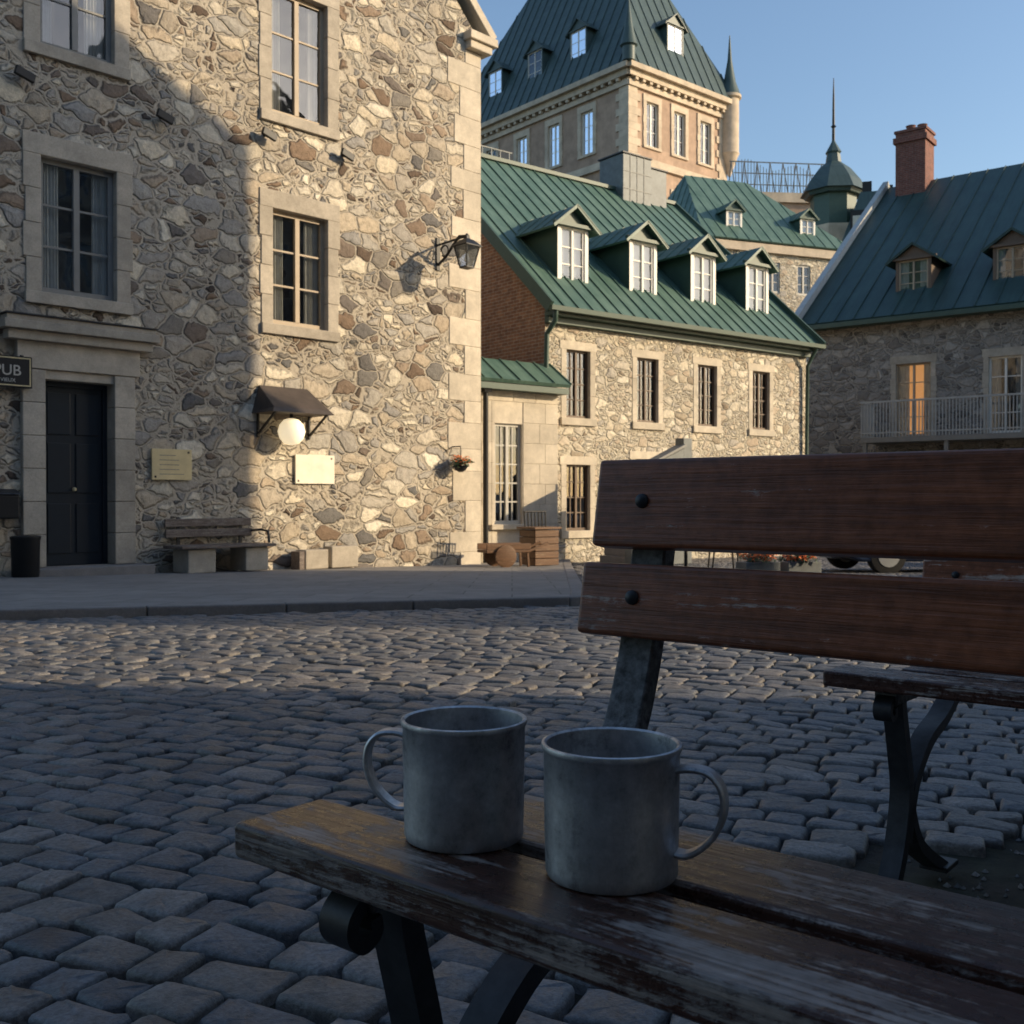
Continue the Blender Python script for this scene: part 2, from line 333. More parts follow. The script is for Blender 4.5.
def window(B, x0, x1, z0, z1, fm='white', rows=3, cols=2, y=0.0, rec=.14, back='dark', cur=None, sub=1, fw=.06):
    B.a('window_frames', fm)
    Y0 = y + rec; Y1 = Y0 + .06; g = .006
    B.box(x0 - g, x0 + fw, Y0, Y1, z0, z1); B.box(x1 - fw, x1 + g, Y0, Y1, z0, z1)
    B.box(x0 + fw, x1 - fw, Y0, Y1, z1 - fw, z1 + g); B.box(x0 + fw, x1 - fw, Y0, Y1, z0 - g, z0 + fw * 1.3)
    W = (x1 - x0 - 2 * fw); zb = z0 + fw * 1.3; zt = z1 - fw
    for c in range(1, cols):
        xc = x0 + fw + W * c / cols; B.box(xc - fw * .55, xc + fw * .55, Y0 - .01, Y1 - .003, zb, zt)
    for c in range(cols):
        a = x0 + fw + W * c / cols; b_ = x0 + fw + W * (c + 1) / cols
        for k in range(1, sub):
            xm = a + (b_ - a) * k / sub; B.box(xm - .012, xm + .012, Y0 + .012, Y1 - .012, zb, zt)
        for r in range(1, rows):
            zr = zb + (zt - zb) * r / rows; B.box(a, b_, Y0 + .015, Y1 - .015, zr - .015, zr + .015)
    B.a('window_glass', 'glass').poly([(x0, Y0 + .035, z0), (x1, Y0 + .035, z0), (x1, Y0 + .035, z1), (x0, Y0 + .035, z1)])
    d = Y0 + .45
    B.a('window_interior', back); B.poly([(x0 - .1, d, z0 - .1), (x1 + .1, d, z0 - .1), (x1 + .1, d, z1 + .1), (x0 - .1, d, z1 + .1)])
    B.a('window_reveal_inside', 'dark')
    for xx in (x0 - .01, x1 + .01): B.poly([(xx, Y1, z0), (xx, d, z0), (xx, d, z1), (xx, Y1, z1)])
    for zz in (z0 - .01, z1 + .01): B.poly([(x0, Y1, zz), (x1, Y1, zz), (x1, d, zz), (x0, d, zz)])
    if cur:
        B.a('curtains', 'blind' if cur == 'blind' else 'curtain', smooth=True)
        spans = [(x0 + .01, x1 - .01)] if cur in ('blind', 'full') else [(x0 + .01, x0 + (x1 - x0) * random.uniform(.2, .34)), (x1 - (x1 - x0) * random.uniform(.2, .34), x1 - .01)]
        zlo = z0 if cur != 'blind' else z0 + (z1 - z0) * random.uniform(0, .12)
        for a, b_ in spans:
            n = 24; vs = []
            for i in range(n + 1):
                xx = a + (b_ - a) * i / n; yy = Y1 + .05 + (.018 * math.sin(i * 1.9) if cur != 'blind' else 0)
                vs += [(xx, yy, zlo), (xx, yy, z1)]
            B.mesh(vs, [(2 * i, 2 * i + 2, 2 * i + 3, 2 * i + 1) for i in range(n)])
def slope(B, part, mat, eL, eR, rL, rR, sp=.5, sh=.03, sw=.025, th=.08):
    eL, eR, rL, rR = map(Vector, (eL, eR, rL, rR)); ex = (eR - eL); L = ex.length; ex.normalize()
    a = (rL - eL).dot(ex); b_ = (rR - eL).dot(ex); up = (rL - eL) - ex * a; nrm = ex.cross(up).normalized()
    if nrm.z < 0: nrm = -nrm
    B.a(part, mat); t = nrm * th
    if (rL - rR).length < 1e-3:
        B.mesh([eL - t, eR - t, rR - t, eL, eR, rR], [(0, 2, 1), (3, 4, 5), (0, 1, 4, 3), (1, 2, 5, 4), (2, 0, 3, 5)])
    else: B.hexa([eL - t, eR - t, rR - t, rL - t, eL, eR, rR, rL])
    n = int(L / sp)
    for i in range(n + 1):
        x = L * i / n if n else 0
        f = 1.0
        if a > 1e-3: f = min(f, x / a)
        if L - b_ > 1e-3: f = min(f, (L - x) / (L - b_))
        if f < .04: continue
        p0 = eL + ex * x + nrm * sh / 2; B.beam(p0, p0 + up * f, sw, sh, nrm)
def dormer(B, xc, yf, z0, w, hw, hg, k, wallmat, roofm, frontmat, fm='white', rows=3, cur='blind', ov=.14, cols=2):
    dep = (hw + hg) / k + .3; x0 = xc - w / 2; x1 = xc + w / 2
    wx0 = x0 + .1; wx1 = x1 - .1; wz0 = z0 + .1; wz1 = z0 + hw - .08
    facade(B, 'dormer_fronts', frontmat, x0, x1, z0 - .4, z0 + hw, [(wx0, wx1, wz0, wz1)], y=yf, rd=.1)
    window(B, wx0, wx1, wz0, wz1, fm, rows, cols, y=yf, rec=.03, cur=cur, fw=.05)
    B.a('dormer_gables', wallmat).poly([(x0, yf, z0 + hw), (x1, yf, z0 + hw), (xc, yf, z0 + hw + hg)])
    B.box(x0 - ov * .6, x1 + ov * .6, yf - .1, yf - .003, z0 + hw - .07, z0 + hw + .01)
    B.a('dormer_cheeks', wallmat)
    for xx in (x0, x1): B.poly([(xx, yf, z0 - .4), (xx, yf + dep, z0 - .4), (xx, yf + dep, z0 + hw), (xx, yf, z0 + hw)])
    zt = z0 + hw + hg + .06; sl = hg / (w / 2); ze = z0 + hw + .06 - ov * sl
    slope(B, 'dormer_roofs', roofm, (x0 - ov, yf - .16, ze), (x0 - ov, yf + dep, ze), (xc, yf - .16, zt), (xc, yf + dep, zt), .4, .02, .02, .05)
    slope(B, 'dormer_roofs', roofm, (x1 + ov, yf - .16, ze), (x1 + ov, yf + dep, ze), (xc, yf - .16, zt), (xc, yf + dep, zt), .4, .02, .02, .05)

# ------------------------------------------------------------ terrain
GX = [-1e3, 6.2, 14, 20, 30, 1e4]; GZ = [0, 0, -.29, -.50, -.72, -.72]
def gz(Y): return float(np.interp(Y, GX, GZ))
gzv = lambda Y: np.interp(Y, GX, GZ)
KH = .065
xs = list(np.linspace(-400, -20, 6)) + list(np.linspace(-18, 25, 44)) + list(np.linspace(40, 400, 6))
ys = list(np.linspace(-200, -5, 5)) + list(np.linspace(-4, 32, 73)) + [40, 60, 100, 200, 400, 900]
vs = [(x, y, gz(y) - .026) for y in ys for x in xs]; nx = len(xs)
fs = [(j * nx + i, j * nx + i + 1, (j + 1) * nx + i + 1, (j + 1) * nx + i) for j in range(len(ys) - 1) for i in range(nx - 1)]
me = bpy.data.meshes.new('ground'); me.from_pydata(vs, [], fs); me.materials.append(M['soil']); me.shade_smooth()
sc.collection.objects.link(bpy.data.objects.new('ground', me))

XR = lambda Y: .68 + (Y - 9.1) * .042
kerbY = lambda X: 7.4 + .4 * (X + 3.6)
def in_walk(X, Y): return (Y > kerbY(X) - .06) & (X < XR(Y) + .06)
def cobbles():
    ang = math.atan2(-.42, .9); ca, sa = math.cos(ang), math.sin(ang)
    V = []; F = []; off = 0
    r = -24.0
    Xc = []
    while r < 34:
        w = random.uniform(.080, .118); rc = r + w / 2; s = -22 + random.random() * .2
        while s < 32:
            l = random.uniform(.095, .19); cc = s + l / 2
            rw = rc + .10 * math.sin(cc * .55 + 1.3) + .03 * math.sin(cc * 1.9 + rc)
            X = ca * cc - sa * rw; Y = sa * cc + ca * rw
            if -1.5 < Y < 30 and abs(X) < .56 * Y + 2.4 and not (Y > 23 and X > .62 * Y) and not in_walk(X, Y) and not (Y > 22.6 + (X - .71) * .774 + .3):
                dd = math.hypot((X - 1.3) / .85, (Y - 2.12) / .36)
                if not dd < 1 + random.uniform(-.25, .15):
                    Xc.append((X, Y, l / 2, w / 2))
            s += l
        r += w
    A = np.array(Xc); N = len(A)
    for near in (True, False):
        sel = A[(A[:, 1] < 5.5)] if near else A[(A[:, 1] >= 5.5)]
        seg = 16 if near else 8
        rings = [(0.0, 0.001), (.5, 0.), (.84, -.001), (.945, -.0045), (.987, -.012), (1.0, -.06)] if near else [(0.0, 0.), (.84, -.001), (.965, -.008), (1.0, -.05)]
        n = len(sel); th = 2 * np.pi * (np.arange(seg) + .5) / seg
        p = 2 / 9.0
        ux = np.sign(np.cos(th)) * np.abs(np.cos(th)) ** p; uy = np.sign(np.sin(th)) * np.abs(np.sin(th)) ** p
        jit = 1 + np.random.normal(0, .03, (n, seg)); rot = np.random.normal(0, .045, n)
        tx = np.random.normal(0, .04, n); ty = np.random.normal(0, .04, n); h0 = np.random.normal(0, .0032, n)
        gap = .0032
        hx = sel[:, 2] - gap; hy = sel[:, 3] - gap
        sk = np.random.normal(0, .09, n)
        allv = []
        for (k, dz) in rings:
            lx = (k * ux[None, :] * jit * hx[:, None]) if k else np.zeros((n, 1)); ly = (k * uy[None, :] * jit * hy[:, None]) if k else np.zeros((n, 1))
            ly = ly * (1 + sk[:, None] * lx / (hx[:, None] + 1e-6))
            a = ang + rot[:, None]
            wx = np.cos(a) * lx - np.sin(a) * ly; wy = np.sin(a) * lx + np.cos(a) * ly
            z = gzv(sel[:, 1])[:, None] + h0[:, None] + dz + tx[:, None] * lx + ty[:, None] * ly
            if 0 < k < 1: z = z + np.random.normal(0, .0012, z.shape)
            allv.append(np.stack([wx + sel[:, 0:1], wy + sel[:, 1:2], z], -1))
        vv = np.concatenate(allv, 1); per = vv.shape[1]
        tris = np.array([(0, 1 + j, 1 + (j + 1) % seg) for j in range(seg)])
        quads = []
        for rI in range(1, len(rings) - 1):
            for j in range(seg):
                a_ = 1 + (rI - 1) * seg + j; b2 = 1 + (rI - 1) * seg + (j + 1) % seg
                quads.append((a_, a_ + seg, b2 + seg, b2))
        quads = np.array(quads)
        base = off + np.arange(n) * per
        V.append(vv.reshape(-1, 3)); F += (tris[None] + base[:, None, None]).reshape(-1, 3).tolist(); F += (quads[None] + base[:, None, None]).reshape(-1, 4).tolist()
        off += n * per
    me = bpy.data.meshes.new('cobblestones'); me.from_pydata(np.concatenate(V).tolist(), [], F); me.materials.append(M['cobble']); me.shade_smooth()
    o = bpy.data.objects.new('cobblestone_pavement', me); sc.collection.objects.link(o)
    print('cobbles', N, len(me.vertices))
cobbles()
W = Bld('sidewalk'); W.a('paving', 'walk')
def yb(X): return (20.3 + 1.011 * (X + .62) + .3) if X < -.6 else 20.6 + (X + .6) * .8 + 2
cols = []
for i in range(41):
    f = i / 40
    col = []
    for j in range(17):
        t = j / 16; X0 = -16 + f * (16.68)
        X = X0; y0 = kerbY(X) + .14
        Y = y0 + (max(yb(X), y0 + .1) - y0) * t
        if i == 40: X = XR(Y) - .14
        col.append((X, Y, gz(Y) + KH))
    cols.append(col)
vsx = [p for c in cols for p in c]
W.mesh(vsx, [(i * 17 + j, (i + 1) * 17 + j, (i + 1) * 17 + j + 1, i * 17 + j + 1) for i in range(40) for j in range(16)])
W.a('kerb_stones', 'sidewalk_kerb', bevel=.015)
pts = [(-16 + .95 * i, kerbY(-16 + .95 * i)) for i in range(18)]; pts[-1] = (.5, kerbY(.5)); pts.append((.66, kerbY(.5) + .12))
yy = pts[-1][1]
while yy < 22.5: yy += 1.0; pts.append((XR(yy), yy))
for (a0, b0), (a1, b1) in zip(pts[:-1], pts[1:]):
    d = Vector((a1 - a0, b1 - b0, 0)); d.normalize(); g_ = d * .004
    nrm = Vector((-d.y, d.x, 0)) * .16
    P = [Vector((a0, b0, 0)) + g_, Vector((a1, b1, 0)) - g_]; P = [P[0], P[1], P[1] + nrm, P[0] + nrm]
    W.hexa([(p.x, p.y, gz(p.y) - .15) for p in P] + [(p.x, p.y, gz(p.y) + KH + .007) for p in P])
W.finish()

# ------------------------------------------------------------ building A
fA = frame(-6.83, 14.0, .703, .711)
A = Bld('sky_blocking_townhouse', fA)
ops = [(.55, 1.62, 3.64, 5.52), (4.21, 5.29, 3.64, 5.52), (.55, 1.60, 7.02, 9.05), (4.2, 5.29, 7.05, 9.1), (-3.4, -2.3, 3.64, 5.52), (-3.4, -2.3, 7.02, 9.05)]
door = (.57, 1.55, -.12, 2.46)
facade(A, 'front_wall', 'rubble', -4.2, 8.83, -.7, 9.6, ops + [door], reveal=False)
A.a('front_wall', 'rubble').poly([(-4.2, 0, 9.6), (8.83, 0, 9.6), (2.315, 0, 16.1)])
A.poly([(8.83, 0, -.7), (8.83, 11, -.7), (8.83, 11, 9.6), (8.83, 0, 9.6)]); A.poly([(-4.2, 0, -.7), (-4.2, 11, -.7), (-4.2, 11, 9.6), (-4.2, 0, 9.6)])
A.poly([(-4.2, 11, -.7), (8.83, 11, -.7), (8.83, 11, 9.6), (2.315, 11, 16.1), (-4.2, 11, 9.6)])
for i, o in enumerate(ops):
    surround(A, *o, w=.2, dp=.16, pr=.022); window(A, *o, fm='tanframe' if o[0] > 3 else 'greyframe', rows=3, cols=2, sub=1, cur='side', fw=.075, rec=.10)
A.a('door_surround', 'ashlar', bevel=.01)
for i in range(6):
    a = -.12 + i * .45; b_ = a + .444
    A.box(.57 - .3, .574, -.09, .28, a, b_); A.box(1.546, 1.85, -.09, .28, a, b_)
A.box(.2, 1.92, -.10, .28, 2.585, 2.95); A.box(.57, 1.55, -.05, .28, 2.456, 2.582)
A.box(.05, 2.07, -.20, .02, 2.953, 3.08); A.box(-.02, 2.14, -.28, .02, 3.083, 3.2); A.box(.02, 2.1, -.24, .02, 3.203, 3.27)
A.a('cornice_lead', 'iron').box(.0, 2.12, -.27, .01, 3.273, 3.29)
A.a('door', 'navydoor', bevel=.006)
A.box(.57, 1.55, .2, .25, -.12, 2.46); A.box(.575, .64, .16, .2, -.12, 2.45); A.box(1.48, 1.545, .16, .2, -.12, 2.45); A.box(.64, 1.48, .16, .2, 2.38, 2.45)
for (a, b_) in ((.70, 1.02), (1.10, 1.42)):
    for (c, d) in ((.05, .75), (.9, 1.6), (1.72, 2.3)): A.box(a, b_, .18, .202, c, d)
A.a('door_knob', 'brass', smooth=True).lathe((1.06, .15, .95), [(.001, -.03), (.025, -.02), (.03, 0), (.025, .02), (.001, .03)], 12)
A.a('door_step', 'sidewalk_kerb', bevel=.01).box(.15, 1.97, -.45, .2, -.6, -.125)
A.a('quoins', 'ashlar_pale', bevel=.01)
z = -.6; i = 0
while z < 9.3:
    h = random.uniform(.38, .6); ww = (.74 if i % 2 else .46) + random.uniform(-.08, .1)
    A.box(8.83 - ww, 8.85, -.016, (.5 if i % 2 else .78), z + .003, min(z + h, 9.35)); z += h; i += 1
A.a('gable_coping', 'ashlar_pale', bevel=.015)
A.box(8.45, 9.02, -.16, .45, 9.353, 9.5); A.box(8.40, 9.12, -.22, .5, 9.503, 9.66)
def cop(x0, z0, x1, z1): A.beam((x0, .12, z0), (x1, .12, z1), .50, .17, (-(z1 - z0), 0, (x1 - x0)) if x1 < x0 else (-(z1 - z0), 0, x1 - x0))
cop(9.12, 9.70, 2.315, 16.35); cop(-4.45, 9.70, 2.315, 16.35)
slope(A, 'roof', 'green', (9.0, .35, 9.5), (9.0, 11.3, 9.5), (2.315, .35, 16.1), (2.315, 11.3, 16.1)); slope(A, 'roof', 'green', (-4.4, .35, 9.5), (-4.4, 11.3, 9.5), (2.315, .35, 16.1), (2.315, 11.3, 16.1))
A.a('wall_anchors', 'black', bevel=.01)
for (x, z) in ((.3, 6.5), (4.07, 6.63), (5.6, 6.66), (2.3, 6.45)):
    A.beam((x, .02, z + .03), (x, -.16, z - .03), .05, .05); A.beam((x - .13, -.16, z + .03), (x + .13, -.14, z - .04), .06, .12)
A.finish()
def onA(x, y, z, name): return Bld(name, fA @ Matrix.Translation((x, y, z)))
p = onA(2.12, 0, 1.1, 'wall_plaque'); p.a('plate', 'brass', bevel=.005).box(0, .64, -.05, -.02, 0, .46); p.a('fixings', 'black').box(.04, .07, -.054, .01, .03, .06).box(.57, .6, -.054, .01, .40, .43)
p.a('lettering', 'greyframe'); [p.box(.12, .12 + random.uniform(.25, .4), -.053, -.049, .08 + .07 * i, .09 + .07 * i) for i in range(5)]; p.finish()
p = onA(4.61, 0, 1.07, 'wall_plaque'); p.a('plate', 'plaque', bevel=.005).box(0, .78, -.05, -.02, 0, .48); p.a('fixings', 'black').box(.04, .07, -.054, .01, .03, .06).box(.70, .73, -.054, .01, .41, .44); p.finish()
p = onA(4.37, 0, 1.9, 'hooded_wall_lamp')
p.a('hood', 'hood', bevel=.006).hexa([(-.55, -.62, .28), (.62, -.62, .28), (.62, 0, .28 + .0), (-.55, 0, .28), (-.48, -.55, .36), (.55, -.55, .36), (.50, -.01, .74), (-.42, -.01, .74)])
p.a('brackets', 'black')
for x in (-.45, .52): p.beam((x, -.02, -.05), (x, -.55, .29), .03, .03); p.beam((x, -.03, -.1), (x, -.03, .3), .03, .04, (0, 1, 0))
p.tube([(0, -.3, .3), (0, -.3, .2)], .03, side=(0, 1, 0))
p.a('globe', 'globe', smooth=True).lathe((0, -.3, 0), [(.01, -.22), (.12, -.19), (.19, -.11), (.22, 0), (.19, .11), (.12, .19), (.05, .21)], 24); p.finish()
p = onA(7.75, 0, 5.3, 'wall_lantern')
p.a('bracket', 'black', smooth=True)
p.box(-.04, .04, -.03, 0, -.25, .35)
p.tube([(0, -.02, -.15), (0, -.25, -.02), (0, -.45, .16), (0, -.6, .28), (0, -.8, .25)], .026, side=(1, 0, 0)); p.tube([(0, -.02, .22), (0, -.5, .24), (0, -.8, .25)], .02, side=(1, 0, 0))
p.tube([(0, -.2 + .1 * math.cos(t), .08 + .1 * math.sin(t)) for t in np.linspace(0, 5.5, 14)], .014, side=(1, 0, 0))
p.a('lantern_frame', 'black', bevel=.003)
c = -.8
for sx in (-1, 1):
    for sy in (-1, 1): p.beam((sx * .09, c + sy * .09, -.30), (sx * .16, c + sy * .16, .05), .02, .02, (0, 1, 0.1))
p.lathe((0, c, 0), [(.14, -.33), (.14, -.30)], 4, math.pi / 4); p.lathe((0, c, 0), [(.28, .05), (.28, .07), (.12, .18), (.06, .2), (.05, .25), (.01, .3)], 4, math.pi / 4)
p.a('lantern_glass', 'glass').lathe((0, c, 0), [(.12, -.30), (.215, .05)], 4, math.pi / 4)
p.a('lantern_bulb', 'blind', smooth=True).lathe((0, c, -.15), [(.01, -.08), (.04, -.05), (.045, 0), (.03, .06), (.01, .09)], 12); p.finish()
p = onA(-.25, 0, 2.3, 'pub_sign')
p.a('board', 'black', bevel=.006).box(0, .62, -.16, -.12, 0, .42); p.a('border', 'brass'); p.box(.02, .60, -.165, -.161, .02, .035).box(.02, .60, -.165, -.161, .385, .40).box(.02, .035, -.165, -.161, .036, .384).box(.585, .60, -.165, -.161, .036, .384)
p.a('bracket', 'black').beam((.1, 0, .45), (.1, -.14, .42), .03, .03).beam((.5, 0, .45), (.5, -.14, .42), .03, .03)
e = p.finish()
for txt, sz, px, pz in (('PUB', .2, .12, .16), ('LE VIEUX', .07, .12, .07)):
    cu = bpy.data.curves.new('lettering', 'FONT'); cu.body = txt; cu.size = sz; cu.extrude = .003; cu.materials.append(M['offwhite'])
    o = bpy.data.objects.new('lettering', cu); sc.collection.objects.link(o); o.parent = e; o.location = (px, -.164, pz); o.rotation_euler = (R(90), 0, 0)
p = onA(-.1, 0, .55, 'mail_box'); p.a('body', 'black', bevel=.02).box(0, .3, -.16, 0, 0, .32); p.a('lid', 'iron', bevel=.01).hexa([(-.01, -.18, .325), (.31, -.18, .325), (.31, 0, .325), (-.01, 0, .325), (-.01, -.17, .34), (.31, -.17, .34), (.31, 0, .40), (-.01, 0, .40)]); p.finish()
p = onA(.18, -.4, gz(14.2) + KH, 'litter_bin'); p.a('body', 'black', smooth=True).lathe((0, 0, 0), [(.15, 0), (.17, .03), (.18, .5), (.19, .52), (.19, .55), (.16, .56), (.14, .5)], 20); p.finish()
p = onA(-.25, 0, 1.35, 'wall_light'); p.a('body', 'black', smooth=True).box(-.02, .2, -.12, 0, 0, .3); p.finish()
p = onA(2.35, -.55, gz(15.6) + KH, 'wall_bench')
p.a('stone_legs', 'ashlar', bevel=.02).box(.05, .5, -.05, .42, 0, .36).box(1.0, 1.4, -.05, .42, 0, .36)
p.a('seat', 'oldwood', bevel=.01); [p.box(-.08, 1.5, -.12 + i * .15, .02 + i * .15, .365, .41) for i in range(4)]
p.a('backrest', 'oldwood', bevel=.01).box(-.05, 1.4, .43, .47, .52, .64).box(-.05, 1.4, .45, .49, .68, .80)
p.a('posts', 'iron').box(.15, .2, .475, .5, .3, .82).box(1.2, 1.25, .475, .5, .3, .82); p.a('armrest', 'iron', smooth=True).tube([(1.4, .46, .6), (1.42, .2, .62), (1.42, .0, .6), (1.42, -.04, .42)], .02, side=(1, 0, 0)); p.finish()
p = onA(4.6, -.35, gz(17.1) + KH, 'stone_block'); p.a('blocks', 'ashlar', bevel=.02).box(0, .45, 0, .3, 0, .32).box(.55, 1.1, .05, .3, 0, .36); p.a('cap', 'oldwood', bevel=.01).box(-.12, -.02, 0, .25, 0, .3); p.finish()
def foliage(p, c, r, n, mat='leaf', s=.05, sq=1.0):
    p.a('foliage_' + mat, mat)
    for _ in range(n):
        d = Vector((random.gauss(0, 1), random.gauss(0, 1), random.gauss(0, 1))).normalized() * r * random.random() ** .4; d.z *= sq
        q = Vector(c) + d; u = Vector((random.gauss(0, 1), random.gauss(0, 1), random.gauss(0, 1))).normalized(); v = u.orthogonal().normalized(); k = s * random.uniform(.6, 1.3)
        p.poly([q - u * k, q + v * k * .45, q + u * k, q - v * k * .45])
p = onA(8.1, -.25, 1.5, 'hanging_flower_basket'); p.a('basket', 'iron', smooth=True).lathe((0, 0, -.1), [(.04, -.08), (.10, -.04), (.14, .04)], 14); p.a('bracket', 'black').beam((0, .25, .3), (0, 0, .3), .02, .02).beam((0, 0, .3), (0, 0, .0), .01, .01, (0, 1, 0)); foliage(p, (0, 0, .0), .22, 200, 'leaf', .045, .5); foliage(p, (0, 0, .04), .22, 120, 'orange', .03, .5); p.finish()

# ------------------------------------------------------------ building B
fB = frame(.71, 22.6, .791, .612)
B = Bld('green_roof_stone_house', fB)
LB = 9.05; k = .92; T = 5.0; ze = 5.1
up = [(.6, 1.3, 2.6, 4.1), (2.75, 3.45, 2.6, 4.1), (4.8, 5.5, 2.6, 4.1), (6.85, 7.53, 2.6, 4.1)]
lo = [(.6, 1.3, .12, 1.58), (2.7, 3.7, -.62, 1.75), (4.8, 5.5, .12, 1.58), (6.85, 7.53, .12, 1.58)]
facade(B, 'front_wall', 'rubble2', 0, LB, -1, ze, up + lo, reveal=False)
for o in up + lo:
    surround(B, *o, mat='ashlar_pale', w=.15, pr=.012, lint=.18, tooth=.0, dp=.12); window(B, *o, fm='brownframe', rows=4, cols=2, sub=2, cur='side' if random.random() < .6 else None, fw=.05, rec=.08)
B.a('gable_wall', 'brick').poly([(0, 0, -1), (0, 10, -1), (0, 10, ze), (0, 5, ze + k * 5), (0, 0, ze)])
B.a('rear_walls', 'rubble2').poly([(LB, 0, -1), (LB, 10, -1), (LB, 10, ze), (LB, 5, ze + k * 5), (LB, 0, ze)]).poly([(0, 10, -1), (LB, 10, -1), (LB, 10, ze), (0, 10, ze)])
slope(B, 'roof', 'green', (-.15, -.35, ze - .2), (LB + .15, -.35, ze - .2), (-.15, T, ze + k * T + .12), (LB + .15, T, ze + k * T + .12), .42)
slope(B, 'roof', 'green', (-.15, 10.35, ze - .2), (LB + .15, 10.35, ze - .2), (-.15, T, ze + k * T + .12), (LB + .15, T, ze + k * T + .12), .42)
B.a('ridge_cap', 'greenpaint').box(-.16, LB + .16, T - .1, T + .1, ze + k * T + .1, ze + k * T + .2)
B.a('rake_trim', 'greenpaint'); B.beam((-.18, -.4, ze - .22), (-.18, T, ze + k * T + .08), .06, .26, (0, -k, 1)); B.beam((LB + .18, -.4, ze - .22), (LB + .18, T, ze + k * T + .08), .06, .26, (0, -k, 1))
B.a('eave_cornice', 'greenpaint', bevel=.01).box(-.02, LB + .02, -.3, -.004, ze - .36, ze - .24).box(-.02, LB + .02, -.14, -.003, ze - .5, ze - .363)
B.a('gutter', 'greenpaint', smooth=True).sweep([(-.2, -.42, ze - .24), (LB + .2, -.42, ze - .24)], [(-.06, -.05), (.06, -.05), (.07, .05), (-.07, .05)], (0, 1, 0))
B.a('downpipe', 'greenpaint', smooth=True).tube([(-.05, -.42, ze - .3), (-.05, -.4, ze - .5), (-.05, -.12, ze - .75), (-.05, -.1, ze - 1.6), (-.05, -.1, 3.0)], .055, side=(1, 0, 0))
B.tube([(LB - .1, -.4, ze - .3), (LB - .1, -.12, ze - .75), (LB - .1, -.1, 2.0), (LB - .1, -.1, -.7)], .05, side=(1, 0, 0))
for xc in (1.32, 3.55, 5.67, 7.77):
    dormer(B, xc, .6, 5.58, .92, 1.46, .36, k, 'greenpaint', 'green', 'white', fm='white', rows=3, cur='blind', ov=.24)
B.a('ridge_rail', 'zinc')
for i in range(7): B.beam((1.3 + i * .3, T + .3, ze + k * T), (1.3 + i * .3, T + .3, ze + k * T + .55), .025, .025, (0, 1, 0))
B.beam((1.2, T + .3, ze + k * T + .55), (3.2, T + .3, ze + k * T + .55), .03, .03)
B.finish()
p = Bld('metal_clad_chimney', fB @ Matrix.Translation((6.7, 4.6, 8.3)))
p.a('shaft', 'zinc', bevel=.02).box(0, 1.15, 0, 1.0, 0, 2.5).box(1.2, 1.9, .1, .9, 0, 2.3); p.a('caps', 'iron', bevel=.01).box(-.04, 1.16, -.04, 1.04, 2.503, 2.55).box(1.19, 1.94, .06, .94, 2.303, 2.35)
p.a('seams', 'greyframe'); [p.box(-.006, 1.156, -.012, 0.0, .5 + i * .5, .52 + i * .5) for i in range(4)]; [p.box(.28 + i * .28, .3 + i * .28, -.013, -.001, 0, 2.49) for i in range(3)]; p.finish()

# annex
p = Bld('stone_annex', fB @ Matrix.Translation((0, -.42, 0)))
wo = (-1.66, -.96, .30, 2.36)
facade(p, 'front_wall', 'ashlar_pale', -2.6, -.01, -.9, 3.3, [wo], reveal=True, rd=.2)
p.a('side_wall', 'ashlar_pale').poly([(-.01, 0, -.9), (-.01, .4, -.9), (-.01, .4, 3.3), (-.01, 0, 3.3)])
p.a('block_courses', 'ashlar_pale', bevel=.006)
zz = -.55; i = 0
while zz < 3.0:
    h = .42
    cuts = [-2.6] + sorted([-2.25 + (.25 if i % 2 else 0), -1.75]) + [-1.68]
    if zz > 2.5 or zz < -.15: cuts = [-2.6, -2.0 + (.3 if i % 2 else 0), -1.2 + (.2 if i % 2 else 0), -.6, -.005]
    for a, b_ in zip(cuts[:-1], cuts[1:]): p.box(a + .002, b_ - .002, -.015, .05, zz + .002, zz + h - .002)
    if not (zz > 2.5 or zz < -.15):
        cc = [-.94, -.5 + (.15 if i % 2 else 0), -.005]
        for a, b_ in zip(cc[:-1], cc[1:]): p.box(a + .002, b_ - .002, -.015, .05, zz + .002, zz + h - .002)
    zz += h; i += 1
window(p, *wo, fm='offwhite', rows=5, cols=2, sub=2, cur=None, rec=.06, fw=.06)
p.a('sill', 'ashlar_pale', bevel=.01).box(-1.8, -.82, -.09, .12, .2, .305)
slope(p, 'lean_to_roof', 'green', (-2.6, -.3, 3.22), (.12, -.3, 3.22), (-2.6, .42, 3.72), (.12, .42, 3.72), .4)
p.a('eave', 'greenpaint').box(-2.6, .1, -.26, -.003, 3.02, 3.14)
p.a('drainpipe', 'black', smooth=True).tube([(-1.98, -.12, 3.1), (-1.98, -.12, -.45)], .055, side=(1, 0, 0)); p.a('hopper', 'black').hexa([(-2.06, -.2, 2.95), (-1.9, -.2, 2.95), (-1.9, -.04, 2.95), (-2.06, -.04, 2.95), (-2.12, -.27, 3.2), (-1.84, -.27, 3.2), (-1.84, -.03, 3.2), (-2.12, -.03, 3.2)])
p.finish()

